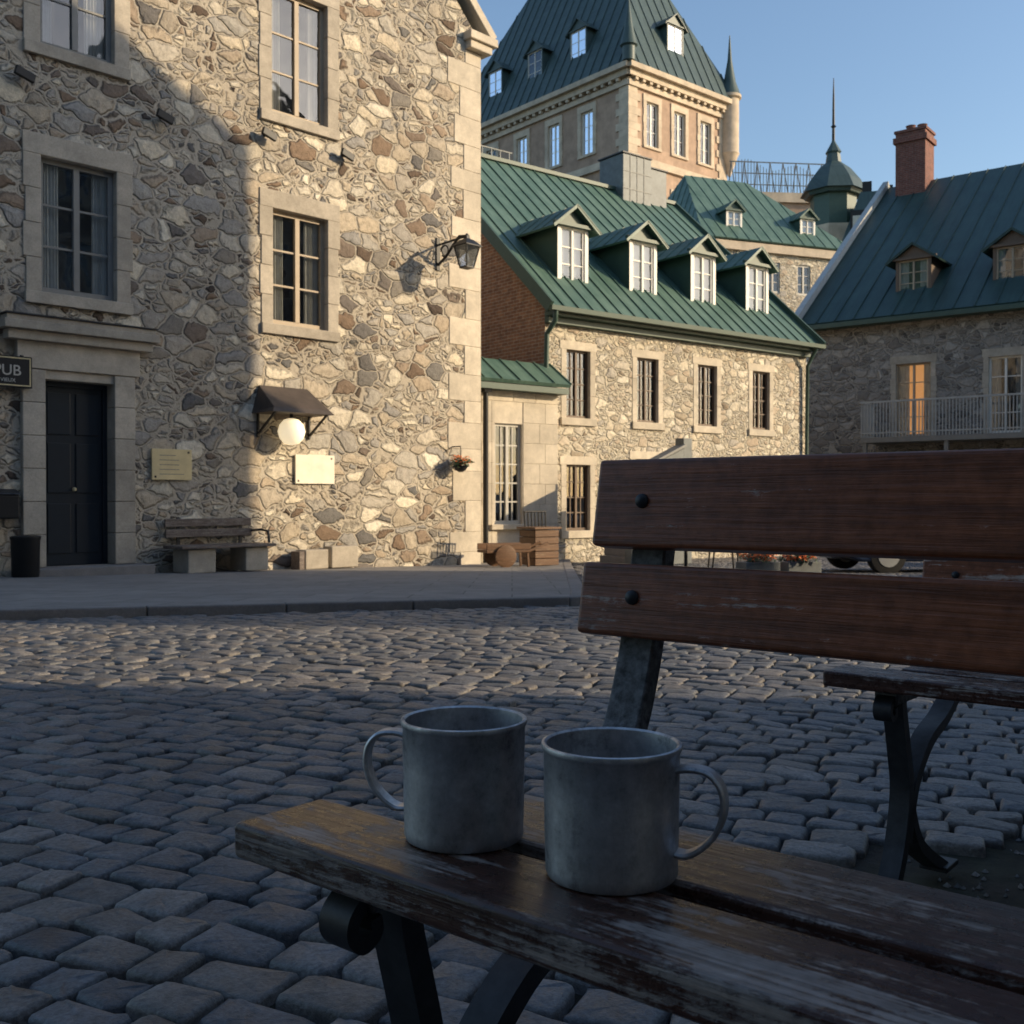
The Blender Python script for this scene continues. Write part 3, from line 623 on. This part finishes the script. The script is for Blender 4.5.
# ------------------------------------------------------------ right building
fR = frame(10.15, 36.0, .783, -.622)
C = Bld('grey_stone_house', fR); LC = 12.2; kc = .75; TC = 8.6; zc = 6.95
o1 = [(2.96, 4.07, 2.85, 5.2), (5.79, 6.75, 2.85, 5.2), (8.6, 9.6, 2.85, 5.2)]; o0 = [(1.2, 2.1, .2, 1.9), (3.3, 4.3, -.7, 1.9), (6, 7, .2, 1.9), (8.8, 9.8, .2, 1.9)]
facade(C, 'front_wall', 'rubble3', 0, LC, -1, zc, o1 + o0, reveal=False)
for i, o in enumerate(o1 + o0):
    surround(C, *o, mat='ashlar', w=.14, pr=.02, lint=.25, dp=.12); window(C, *o, fm='white' if i == 1 else 'tanframe', rows=4, cols=2, cur='side', back='warm' if i == 0 else 'dark', rec=.08)
C.a('side_walls', 'rubble3').poly([(0, 0, -1), (0, 17.2, -1), (0, 17.2, zc), (0, TC, zc + kc * TC), (0, 0, zc)]).poly([(LC, 0, -1), (LC, 17.2, -1), (LC, 17.2, zc), (LC, TC, zc + kc * TC), (LC, 0, zc)])
slope(C, 'roof', 'teal', (-.2, -.4, zc - .2), (LC + .2, -.4, zc - .2), (-.2, TC, zc + kc * TC + .1), (LC + .2, TC, zc + kc * TC + .1), .6, .04)
slope(C, 'roof', 'teal', (-.2, 17.6, zc - .2), (LC + .2, 17.6, zc - .2), (-.2, TC, zc + kc * TC + .1), (LC + .2, TC, zc + kc * TC + .1), .6, .04)
C.a('gable_parapet', 'railing').beam((-.3, -.5, zc - .15), (-.3, TC, zc + kc * TC + .2), .22, .35, (0, -kc, 1))
C.a('eave_trim', 'greenpaint', bevel=.01).box(-.3, LC + .2, -.5, -.02, zc - .42, zc - .26)
for xc in (3.22, 6.25, 9.4): dormer(C, xc, .9, 7.45, 1.15, 1.35, .40, kc, 'brownframe', 'teal', 'brownframe', fm='tanframe', rows=3, cur='side', ov=.3)
C.finish()
p = Bld('brick_chimney', fR @ Matrix.Translation((0.35, TC - .9, 11.8)))
p.a('shaft', 'chimbrick').box(0, 1.15, 0, 1.1, 0, 3.5); p.a('corbel', 'chimbrick').box(-.08, 1.23, -.08, 1.18, 3.1, 3.32).box(-.05, 1.2, -.05, 1.15, 3.5, 3.6); p.a('pots', 'chimbrick', smooth=True).lathe((.4, .6, 3.6), [(.2, 0), (.17, .25), (.2, .3)], 12).lathe((.85, .6, 3.6), [(.2, 0), (.17, .2), (.2, .25)], 12); p.finish()
p = Bld('balcony', fR @ Matrix.Translation((0, 0, 0)))
p.a('deck', 'greyframe').box(2.3, 9.8, -1.3, -.003, 2.62, 2.78); p.a('railing', 'railing')
p.beam((2.3, -1.27, 3.9), (9.8, -1.27, 3.9), .06, .06); p.beam((2.3, -1.27, 2.92), (9.8, -1.27, 2.92), .04, .04); p.beam((2.3, -1.27, 3.9), (2.3, 0, 3.9), .06, .06); p.beam((2.3, -1.27, 2.92), (2.3, 0, 2.92), .04, .04)
for i in range(76): p.beam((2.3 + i * .1, -1.27, 2.78), (2.3 + i * .1, -1.27, 3.88), .028, .028, (0, 1, 0))
for i in range(12): p.beam((2.3, -1.2 + i * .1, 2.78), (2.3, -1.2 + i * .1, 3.88), .028, .028, (0, 1, 0))
p.a('supports', 'greyframe'); [p.beam((x, -1.2, 2.62), (x, -1.2, -.8), .12, .12, (0, 1, 0)) for x in (2.4, 4.9, 7.4, 9.7)]; p.finish()

# ------------------------------------------------------------ castle
fK = frame(7.73, 70, .763, .646)
K = Bld('chateau_tower', fK); LK = 10.2; DK = 20
RF = Matrix.Identity(4)
LFm = Matrix.Translation((0, DK, 0)) @ Matrix.Rotation(R(-90), 4, 'Z')
for Mx, L, cs in ((RF, LK, [2.3, 5.1, 7.9]), (LFm, DK, [DK - v for v in (3.9, 7.3, 10.8, 14.4, 17.6)])):
    K.M = Mx
    opsK = [(c_ - .6, c_ + .6, zb, zb + hh) for c_ in cs for zb, hh in ((24.7, 3.0), (18.9, 2.9), (13, 3))]
    facade(K, 'tower_walls', 'castlewall', 0, L, -1, 29.2, opsK, rd=.3)
    for o in opsK:
        surround(K, *o, mat='castletrim', w=.28, pr=.08, lint=.45); window(K, *o, fm='white', rows=3, cols=2, cur=None, rec=.12, fw=.10)
    K.a('string_courses', 'castletrim').box(-.15, L + .15, -.22, .05, 23.3, 23.8).box(-.1, L + .1, -.16, .05, 17.2, 17.6).box(-.12, L + .12, -.2, .05, 28.35, 28.7).box(-.3, L + .3, -.45, .05, 28.9, 29.3).box(-.5, L + .5, -.75, .05, 29.303, 29.65)
    n = int(L / .7)
    K.a('cornice_corbels', 'castletrim')
    for i in range(n): K.box(.3 + i * .7, .55 + i * .7, -.4, .02, 28.703, 28.897)
    K.a('corner_quoins', 'castletrim')
    for i in range(34):
        ww = 1.1 if i % 2 else .8; K.box(-.08, ww, -.085, .02, 12 + i * .5, 12.49 + i * .5); K.box(L - ww, L + .08, -.085, .02, 12 + i * .5, 12.49 + i * .5)
K.M = Matrix.Identity(4)
K.a('rear_walls', 'castlewall').poly([(LK, 0, -1), (LK, DK, -1), (LK, DK, 29.2), (LK, 0, 29.2)]).poly([(0, DK, -1), (LK, DK, -1), (LK, DK, 29.2), (0, DK, 29.2)])
za = 42; o_ = .7; c0 = (-o_, -o_, 29.66); c1 = (LK + o_, -o_, 29.66); c2 = (LK + o_, DK + o_, 29.66); c3 = (-o_, DK + o_, 29.66); r0 = (5.1, 5.0, za); r1 = (5.1, 15, za)
for q in ((c0, c1, r0, r0), (c3, c0, r1, r0), (c1, c2, r0, r1), (c2, c3, r1, r1)): slope(K, 'steep_roof', 'castleroof', *q, .9, .06, .05)
for Mx, cs in ((RF, [5.1]), (LFm, [DK - 5.2, DK - 9.8, DK - 14.4])):
    K.M = Mx
    for c_ in cs: dormer(K, c_, .35, 31.4, 1.7, 2.5, .7, 2.2, 'castleroof', 'castleroof', 'castleroof', fm='white', rows=3, cur=None, ov=.35)
K.M = Matrix.Identity(4)
K.a('corner_pinnacles', 'castleroof', smooth=True)
K.lathe((-.4, -.4, 29.7), [(.45, 0), (.45, .9), (.6, 1.0), (.35, 2.0), (.08, 3.6), (.02, 4.2)], 10)
K.lathe((LK + .2, -.2, 28.9), [(.8, 1.2), (.45, 2.2), (.16, 3.8), (.03, 5.6)], 12)
K.a('corner_turret', 'castletrim', smooth=True).lathe((LK + .2, -.2, 28.9), [(.1, -4.6), (.6, -3.2), (.72, -3), (.68, -2.8), (.68, .9), (.85, 1.0), (.85, 1.2)], 16)
K.finish()
fM = frame(9.2, 50.0, .93, .36)
p = Bld('background_stone_house', fM); LM = 8.3; zm = 13.3
om = [(c_, c_ + .8, z_, z_ + 1.5) for c_ in (1.0, 3.4, 5.2, 6.9) for z_ in (10.9, 7.5, 4)]
facade(p, 'walls', 'rubble2', 0, LM, -1, zm, om, rd=.15)
for o in om: window(p, *o, fm='offwhite', rows=3, cols=2, cur=None, fw=.09, rec=.06)
p.a('side_walls', 'rubble2').poly([(LM, 0, -1), (LM, 9, -1), (LM, 9, zm), (LM, 0, zm)]).poly([(0, 0, -1), (0, 9, -1), (0, 9, zm), (0, 0, zm)])
p.a('cornice', 'castletrim').box(-.1, LM + .1, -.2, -.003, zm - .5, zm - .1)
q = [(-.3, -.3, zm), (LM + .3, -.3, zm), (LM + .3, 9.3, zm), (-.3, 9.3, zm)]; r0 = (1.2, 4.0, zm + 4.2); r1 = (LM - 3.4, 4.0, zm + 4.2)
for qq in ((q[0], q[1], r0, r1), (q[3], q[0], r0, r0), (q[1], q[2], r1, r1), (q[2], q[3], r1, r0)): slope(p, 'hip_roof', 'green', *qq, .6)
dormer(p, 6.2, .5, zm + .4, .9, 1.2, .4, 1.0, 'greenpaint', 'green', 'white', rows=3); dormer(p, 1.9, .5, zm + .4, .9, 1.2, .4, 1.0, 'greenpaint', 'green', 'white', rows=3)
p.finish()
p = Bld('cupola_turret', frame(18.6, 61, .9, .3))
p.a('walls', 'castletrim').lathe((0, 0, 0), [(1.5, 0), (1.5, 16.5)], 8); p.a('louvres', 'greenpaint').lathe((0, 0, 16.5), [(1.3, 0), (1.3, 1.8)], 8); p.a('cornice', 'castleroof').lathe((0, 0, 18.3), [(1.6, 0), (1.7, .2)], 8)
p.a('roof', 'castleroof').lathe((0, 0, 18.5), [(1.9, 0), (1.5, .7), (.95, 1.4), (.45, 1.8), (.38, 2.3), (.46, 2.4), (.12, 3.0), (.05, 3.2)], 8); p.a('spire', 'black', smooth=True).lathe((0, 0, 21.6), [(.09, 0), (.06, 2.4), (.02, 3.6)], 8); p.a('finial', 'iron', smooth=True).lathe((0, 0, 22.4), [(.02, -.15), (.16, 0), (.02, .15)], 10); p.finish()
p = Bld('dark_mansard_house', frame(18.0, 57, .9, -.3))
p.a('walls', 'greyframe').box(0, 4.5, 0, 6, -1, 14.6); p.a('roof', 'castleroof').hexa([(-.2, -.2, 14.6), (4.7, -.2, 14.6), (4.7, 6.2, 14.6), (-.2, 6.2, 14.6), (.8, .8, 17.6), (3.7, .8, 17.6), (3.7, 5.2, 17.6), (.8, 5.2, 17.6)])
for i in range(3): p.a('dormers', 'black').box(.3 + i * 1.4, 1.0 + i * 1.4, -.15, 1.2, 15, 16.4); p.a('dormer_panes', 'offwhite').box(.42 + i * 1.4, .88 + i * 1.4, -.18, -.152, 15.2, 16.1)
p.a('chimneys', 'black').box(.9, 1.4, 2, 2.6, 16.5, 18.5).box(2.0, 2.5, 2, 2.6, 16.5, 18.2); p.finish()
p = Bld('terrace_with_railing', frame(14.0, 66, .95, .1))
p.a('wing_walls', 'castlewall').box(0, 6.5, 0, 8, -1, 19.5); p.a('parapet', 'castletrim').box(-.2, 6.7, -.2, 8.2, 19.503, 20.1)
p.a('railing', 'zinc')
for i in range(34): p.beam((i * .2, 0, 20.1), (i * .2, 0, 22.0 + .25 * math.sin(i * .4) - i * .02), .035, .035, (0, 1, 0))
for z_ in (20.6, 21.3): p.beam((-.1, 0, z_), (6.7, 0, z_), .05, .05)
for i in range(8): p.beam((i * .85, 0, 20.1), (i * .85, .9, 22.3), .05, .05, (0, 1, 0)); p.beam((i * .85, .9, 22.3), (i * .85, 1.6, 20.1), .05, .05, (0, 1, 0))
p.beam((-.1, .9, 22.3), (6.7, .9, 22.3), .06, .06); p.finish()

# ------------------------------------------------------------ houses out of the frame that enclose and shade the square
S2 = Vector((.995, -.1))
def townhouse(name, q0, q1, s0, s1, ze_, mats=('rubble3', 'teal')):
    f = Matrix(((S2.x, .1, 0, 0), (S2.y, .995, 0, 0), (0, 0, 1, 0), (0, 0, 0, 1)))
    p = Bld(name, f)
    H = (q1 - q0) / 2; mid = (q0 + q1) / 2
    for (Mx, L) in ((Matrix.Translation((s0, q1, 0)) @ Matrix.Rotation(R(-90), 4, 'Z'), q1 - q0), (Matrix.Translation((s0, q0, 0)), s1 - s0), (Matrix.Translation((s1, q1, 0)) @ Matrix.Rotation(R(180), 4, 'Z'), s1 - s0)):
        p.M = Mx
        n = max(1, int(L / 2.6)); oo = [((i + .5) * L / n - .5, (i + .5) * L / n + .5, z_, z_ + 1.8) for i in range(n) for z_ in (.9, 4.2, 7.4, 10.2) if z_ + 1.8 < ze_]
        facade(p, 'walls', mats[0], 0, L, -.5, ze_, oo, reveal=False)
        for o in oo: surround(p, *o, w=.18); window(p, *o, fm='white', rows=3)
    p.M = Matrix.Identity(4)
    rz = ze_ + H
    for s in (s0, s1): p.a('gables', mats[0]).poly([(s, q0, ze_), (s, q1, ze_), (s, mid, rz)])
    p.a('walls', mats[0]).poly([(s1, q0, -.5), (s1, q1, -.5), (s1, q1, ze_), (s1, q0, ze_)])
    slope(p, 'roof', mats[1], (s0, q0, ze_), (s1, q0, ze_), (s0, mid, rz), (s1, mid, rz), .6); slope(p, 'roof', mats[1], (s0, q1, ze_), (s1, q1, ze_), (s0, mid, rz), (s1, mid, rz), .6)
    p.finish()
townhouse('sky_blocking_townhouse', 6.75, 16.2, 12.2, 22, 12.9)
townhouse('sky_blocking_townhouse', -5, 4.25, 8.0, 20, 10.0)
townhouse('sky_blocking_townhouse', -16, -5.5, -22, 7.6, 11.5)  # added unseen behind the camera to block sky light and deepen the shade

# ------------------------------------------------------------ small street things
def prop(name, X, Y, ang=0, z=None): return Bld(name, Matrix.Translation((X, Y, gz(Y) if z is None else z)) @ Matrix.Rotation(R(ang), 4, 'Z'))
p = prop('wooden_planter', .5, 19.4, 35, gz(19.4) + KH)
p.a('slats', 'crate', bevel=.008)
for i in range(5): p.box(-.27, .27, -.25, -.22, .02 + i * .13, .14 + i * .13).box(-.27, .27, .22, .25, .02 + i * .13, .14 + i * .13).box(-.27, -.24, -.219, .219, .02 + i * .13, .14 + i * .13).box(.24, .27, -.219, .219, .02 + i * .13, .14 + i * .13)
p.a('rim', 'crate', bevel=.008).box(-.31, .31, -.29, .29, .68, .72); p.a('soil', 'soil').box(-.23, .23, -.2, .2, .5, .66)
p.a('iron_trellis', 'black')
for i in range(7): p.tube([(-.25 + i * .08, .1, .7), (-.25 + i * .08, .12, 1.0)], .014, side=(1, 0, 0))
p.tube([(-.26, .12, 1.0), (.25, .12, 1.0)], .016, side=(0, 1, 0)); p.finish()
p = prop('wooden_hand_cart', -.12, 18.6, 25, gz(18.6) + KH)
p.a('bed', 'crate', bevel=.01).box(-.45, .4, -.22, .22, .26, .31).box(-.45, .4, -.22, -.19, .313, .42).box(-.45, .4, .19, .22, .313, .42)
for sy in (-.27, .22): p.a('wheels', 'crate', smooth=True).lathe((-.1, sy, .2), [(.03, 0), (.18, .005), (.2, .01), (.2, .045), (.18, .05), (.03, .05)], 20, axis='y')
p.a('handles', 'crate', bevel=.005).beam((.4, -.18, .29), (.78, -.16, .42), .04, .04).beam((.4, .18, .29), (.78, .16, .42), .04, .04).beam((.36, -.16, .27), (.38, -.16, .0), .04, .04, (0, 1, 0)).beam((.36, .16, .27), (.38, .16, .0), .04, .04, (0, 1, 0)); p.finish()
p = prop('stone_staircase', 2.45, 21.2, 38, gz(21.2))
p.a('steps', 'sidewalk_kerb', bevel=.01)
for i in range(10): p.box(.0 + i * .13, 1.3, .1, 1.0, i * .17, i * .17 + .167)
p.a('parapet', 'zinc').hexa([(-.15, -.12, 0), (1.35, -.12, 0), (1.35, .09, 0), (-.15, .09, 0), (-.15, -.12, 1.8), (1.35, -.12, 2.4), (1.35, .09, 2.4), (-.15, .09, 1.8)]); p.a('coping', 'greyframe', bevel=.01).beam((-.2, -.015, 1.83), (1.4, -.015, 2.47), .28, .06); p.a('landing_post', 'zinc').box(1.353, 1.6, -.12, .12, 0, 2.62); p.finish()
for X, Y in ((3.75, 16.0), (4.45, 16.25)):
    p = prop('flower_planter', X, Y, 20); p.a('box', 'zinc', bevel=.01).box(-.3, .3, -.15, .15, 0, .22); foliage(p, (0, 0, .27), .30, 260, 'leaf', .04, .35); foliage(p, (0, 0, .32), .29, 240, 'orange', .04, .35); p.finish()
for X, Y in ((7.7, 15.9), (8.6, 16.4)):
    p = prop('potted_shrub', X, Y, 20); p.a('pot', 'zinc', smooth=True).lathe((0, 0, 0), [(.12, 0), (.18, .18), (.2, .2)], 16); foliage(p, (0, 0, .38), .3, 600, 'leaf', .045, .8); p.finish()
for X, Y, a in ((2.75, 16.6, 0),):
    p = prop('cafe_table', X, Y, a); p.a('top', 'zinc', smooth=True).lathe((0, 0, .72), [(.34, 0), (.35, .015), (.34, .03)], 24); p.a('stem', 'black', smooth=True).lathe((0, 0, 0), [(.22, 0), (.2, .03), (.03, .06), (.025, .72)], 12); p.finish()
    for dx, an in ((.6, 90), (-.6, -90)):
        p = prop('cafe_chair', X + dx, Y, an); p.a('seat', 'orange', bevel=.01).box(-.2, .2, -.2, .2, .44, .47); p.a('frame', 'black', smooth=True)
        for x in (-.18, .18):
            p.tube([(x, -.2, 0), (x, -.17, .45)], .014, side=(1, 0, 0)); p.tube([(x, .22, 0), (x, .18, .45), (x, .26, .85)], .014, side=(1, 0, 0))
        p.beam((-.19, .26, .83), (.19, .26, .83), .03, .12); p.beam((-.19, .22, .65), (.19, .22, .65), .02, .06); p.finish()
def car(X, Y, ang, paint):
    p = prop('parked_car', X, Y, ang); w = .86
    low = [(-2.1, .35), (-2.15, .55), (-2.05, .82), (-1.5, .93), (-.75, .97), (1.45, .98), (2.05, .92), (2.12, .6), (2.1, .35), (1.75, .22), (-1.75, .22)]
    p.a('body', paint, smooth=True, bevel=.04)
    n = len(low); p.mesh([(x, -w, z) for x, z in low] + [(x, w, z) for x, z in low], [tuple(range(n))[::-1], tuple(range(n, 2 * n))] + [(i, (i + 1) % n, n + (i + 1) % n, n + i) for i in range(n)])
    cab = [(-.95, .95), (-.35, 1.38), (.1, 1.45), (1.0, 1.43), (1.75, .97)]
    n = len(cab); wi = [.80, .62, .60, .62, .78]
    p.a('cabin', 'carglass', smooth=True, bevel=.02).mesh([(x, -k_, z) for (x, z), k_ in zip(cab, wi)] + [(x, k_, z) for (x, z), k_ in zip(cab, wi)], [tuple(range(n))[::-1], tuple(range(n, 2 * n))] + [(i, (i + 1) % n, n + (i + 1) % n, n + i) for i in range(n)])
    p.a('roof_panel', paint, bevel=.01).box(-.32, 1.0, -.6, .6, 1.44, 1.475)
    for s in (-1, 1):
        p.a('pillars', paint)
        for (xa, za_, xb, zb_) in ((-.95, .95, -.33, 1.42), (.35, .96, .35, 1.44), (1.75, .96, 1.0, 1.45)): p.beam((xa, s * .80, za_), (xb, s * .62, zb_), .06, .05)
        for x in (-1.3, 1.3):
            p.a('tyres', 'tyre', smooth=True).lathe((x, s * .78 - .1, .32), [(.2, 0), (.31, .01), (.32, .04), (.32, .16), (.31, .2), (.2, .2)], 24, axis='y'); p.a('hubcaps', 'railing', smooth=True).lathe((x, s * .78 - .11, .32), [(.02, 0), (.19, .005), (.2, .03), (.2, .19), (.19, .215), (.02, .22)], 16, axis='y')
        p.a('tail_lamps', 'redlight').box(2.0, 2.11, s * .7 - .12, s * .7 + .12, .68, .84); p.a('head_lamps', 'blind').box(-2.13, -2.0, s * .65 - .14, s * .65 + .14, .62, .76)
    p.finish()
car(7.4, 18.4, 8, 'carblue'); car(11.6, 21.5, 10, 'carwhite')

# ------------------------------------------------------------ benches
def bench(X, Y, seat=.52, fx=.112):
    b = Bld('park_bench', frame(X, Y, .769, -.64)); d = seat - .52
    L = 1.78
    b.a('seat', 'benchseat', bevel=.005).box(0, L, 0, .099, .489 + d, .52 + d).box(.11, L, .124, .236, .4885 + d, .5195 + d)
    def plank(x0, yb_, zb_, yt_, zt_, th=.032):
        p0 = Vector((0, yb_, zb_ + d)); p1 = Vector((0, yt_, zt_ + d)); t = (p1 - p0).normalized(); o = Vector((0, t.z, -t.y)) * th
        b.hexa([(x0, p0.y, p0.z), (L, p0.y, p0.z), (L, p0.y + o.y, p0.z + o.z), (x0, p0.y + o.y, p0.z + o.z), (x0, p1.y, p1.z), (L, p1.y, p1.z), (L, p1.y + o.y, p1.z + o.z), (x0, p1.y + o.y, p1.z + o.z)])
    b.a('backrest', 'benchback', bevel=.005); plank(.042, .445, .646, .460, .728); plank(.05, .464, .747, .482, .848)
    b.a('bolts', 'iron', smooth=True)
    for xx in (fx + .004, 1.6):
        for (yy_, zz_) in ((.4525, .690), (.473, .799)):
            vs = []; N = 16
            prof = [(.0085, 0), (.008, .003), (.005, .0055), (.001, .0065)]
            for r, h in prof:
                for j in range(N): t = 2 * math.pi * j / N; vs.append((xx + r * math.cos(t), yy_ - h, zz_ + d + r * math.sin(t)))
            fs = [(i * N + j, i * N + (j + 1) % N, (i + 1) * N + (j + 1) % N, (i + 1) * N + j) for i in range(3) for j in range(N)] + [tuple(range(3 * N, 4 * N))]
            b.mesh(vs, fs)
    def cr(P, m=6):
        P = [Vector((0, a, c)) for a, c in P]; out = []
        for i in range(len(P) - 1):
            p0 = P[max(i - 1, 0)]; p1 = P[i]; p2 = P[i + 1]; p3 = P[min(i + 2, len(P) - 1)]
            for j in range(m):
                t = j / m; out.append(.5 * ((2 * p1) + (p2 - p0) * t + (2 * p0 - 5 * p1 + 4 * p2 - p3) * t * t + (3 * p1 - p0 - 3 * p2 + p3) * t ** 3))
        return out + [P[-1]]
    for xx in (fx, 1.6):
        def st(P, w=.04, th=.014, sc0=1, sc1=1, m=6, part='iron_frame', mat='iron'):
            b.a(part, mat, smooth=True, bevel=.003)
            q = cr(P, m); q = [Vector((xx, v.y, v.z)) for v in q]; N = len(q)
            b.sweep(q, [(-w / 2, -th), (w / 2, -th), (w / 2, th), (-w / 2, th)], (1, 0, 0), [sc0 + (sc1 - sc0) * i / (N - 1) for i in range(N)])
        st([(.515, .80 + d), (.495, .70 + d), (.468, .60 + d), (.435, .53 + d), (.38, .487 + d), (.30, .472 + d), (.1, .472 + d), (.04, .472 + d)], w=.046, th=.012, part='back_support', mat='greyiron')
        st([(.10, .473 + d), (.05, .474 + d), (.028, .462 + d), (.024, .446 + d), (.036, .434 + d), (.050, .441 + d), (.049, .454 + d)], w=.035, th=.0065, m=5)
        kk = seat
        st([(.085, .475 + d), (.09, .43 * kk / .52), (.115, .33 * kk / .52), (.13, .24 * kk / .52), (.10, .12 * kk / .52), (.03, .0)], th=.013, sc0=.9, sc1=1.1)
        st([(.50, .478 + d), (.46, .43 * kk / .52), (.36, .37 * kk / .52), (.25, .33 * kk / .52), (.165, .25 * kk / .52), (.12, .13 * kk / .52)], th=.013, sc0=.7, sc1=1.1)
        st([(.14, .2 * kk / .52), (.20, .10 * kk / .52), (.36, .0)], th=.012)
        b.a('feet', 'iron', bevel=.003).box(xx - .03, xx + .03, -.01, .07, 0, .012).box(xx - .03, xx + .03, .32, .40, 0, .012)
    b.finish()
bench(-.243, .91)
bench(.616, 2.08, .462)

# ------------------------------------------------------------ mugs
def mug(X, Y, Z, ha, h=.098, r=.0505):
    m_ = Bld('metal_mug', Matrix.Translation((X, Y, Z)) @ Matrix.Rotation(R(ha), 4, 'Z'))
    pr = [(.0005, .003), (r - .006, .003), (r - .005, .0), (r - .002, .0008), (r - .0008, .004), (r - .001, .009), (r - .0004, .03), (r, .06), (r + .0004, h - .006), (r + .0016, h - .0045), (r + .0024, h - .002), (r + .0018, h), (r, h + .0006), (r - .0018, h - .0008), (r - .002, h - .004), (r - .0022, .02), (r - .004, .006), (r - .009, .005), (.0005, .005)]
    m_.a('cup', 'mug', smooth=True).lathe((0, 0, 0), pr, 72)
    m_.a('handle', 'mug', smooth=True)
    P = [(r - .001, h - .016), (r + .010, h - .014), (r + .023, h - .016), (r + .032, h - .026), (r + .034, h - .042), (r + .029, h - .058), (r + .019, h - .070), (r + .008, h - .077), (r - .001, h - .077)]
    P = [Vector((a, 0, c)) for a, c in P]; out = []
    for i in range(len(P) - 1):
        p0 = P[max(i - 1, 0)]; p1 = P[i]; p2 = P[i + 1]; p3 = P[min(i + 2, len(P) - 1)]
        for j in range(6):
            t = j / 6; out.append(.5 * ((2 * p1) + (p2 - p0) * t + (2 * p0 - 5 * p1 + 4 * p2 - p3) * t * t + (3 * p1 - p0 - 3 * p2 + p3) * t ** 3))
    out.append(P[-1])
    w = .0075; th = .0021
    prof = [(-w, -th * .2), (-w * .8, -th), (w * .8, -th), (w, -th * .2), (w, th * .2), (w * .8, th), (-w * .8, th), (-w, th * .2)]
    m_.sweep(out, prof, (0, 1, 0)); m_.finish()
mug(-.04, .872, .5205, 168)
mug(.0745, .785, .5205, -22)

g = Bld('gravel'); g.a('pebbles', 'cobble', smooth=True)
for _ in range(500):
    x = random.gauss(1.3, .42); y = random.gauss(2.12, .2); s = random.uniform(.003, .010)
    ico = [Vector(v).normalized() * s * random.uniform(.7, 1.2) for v in ((1, 0, 0), (-1, 0, 0), (0, 1, 0), (0, -1, 0), (0, 0, .7), (0, 0, -.7))]
    g.mesh([v + Vector((x, y, -.024)) for v in ico], [(0, 2, 4), (2, 1, 4), (1, 3, 4), (3, 0, 4), (2, 0, 5), (1, 2, 5), (3, 1, 5), (0, 3, 5)])
g.finish()

# ------------------------------------------------------------ light & camera
E = R(20); S = Vector((.995 * math.cos(E), -.1 * math.cos(E), math.sin(E)))
l = bpy.data.lights.new('sun', 'SUN'); l.energy = 5.0; l.angle = R(.5); l.color = (1, .79, .52)
lo_ = bpy.data.objects.new('sun', l); sc.collection.objects.link(lo_); lo_.rotation_euler = S.to_track_quat('Z', 'Y').to_euler()
w = bpy.data.worlds.new('World'); sc.world = w; w.use_nodes = True; nt = w.node_tree; bg = nt.nodes['Background']
sky = nt.nodes.new('ShaderNodeTexSky'); sky.sky_type = 'NISHITA'; sky.sun_disc = False; sky.sun_elevation = E; sky.sun_rotation = math.atan2(S.x, S.y)
sky.air_density = 1.15; sky.dust_density = 1.2; sky.ozone_density = 2.6
nt.links.new(sky.outputs[0], bg.inputs[0]); bg.inputs[1].default_value = .2
cam = bpy.data.cameras.new('camera'); co_ = bpy.data.objects.new('camera', cam); sc.collection.objects.link(co_); sc.camera = co_
co_.location = (0, 0, .8); co_.rotation_euler = (R(90 - .655), 0, 0); cam.sensor_width = 36; cam.lens = 36 * 1050 / 1024; cam.clip_start = .02; cam.clip_end = 3000
cam.dof.use_dof = True; cam.dof.focus_distance = 1.4; cam.dof.aperture_fstop = 20
sc.view_settings.view_transform = 'Standard'; sc.view_settings.look = 'None'; sc.view_settings.exposure = 0; sc.view_settings.gamma = 1
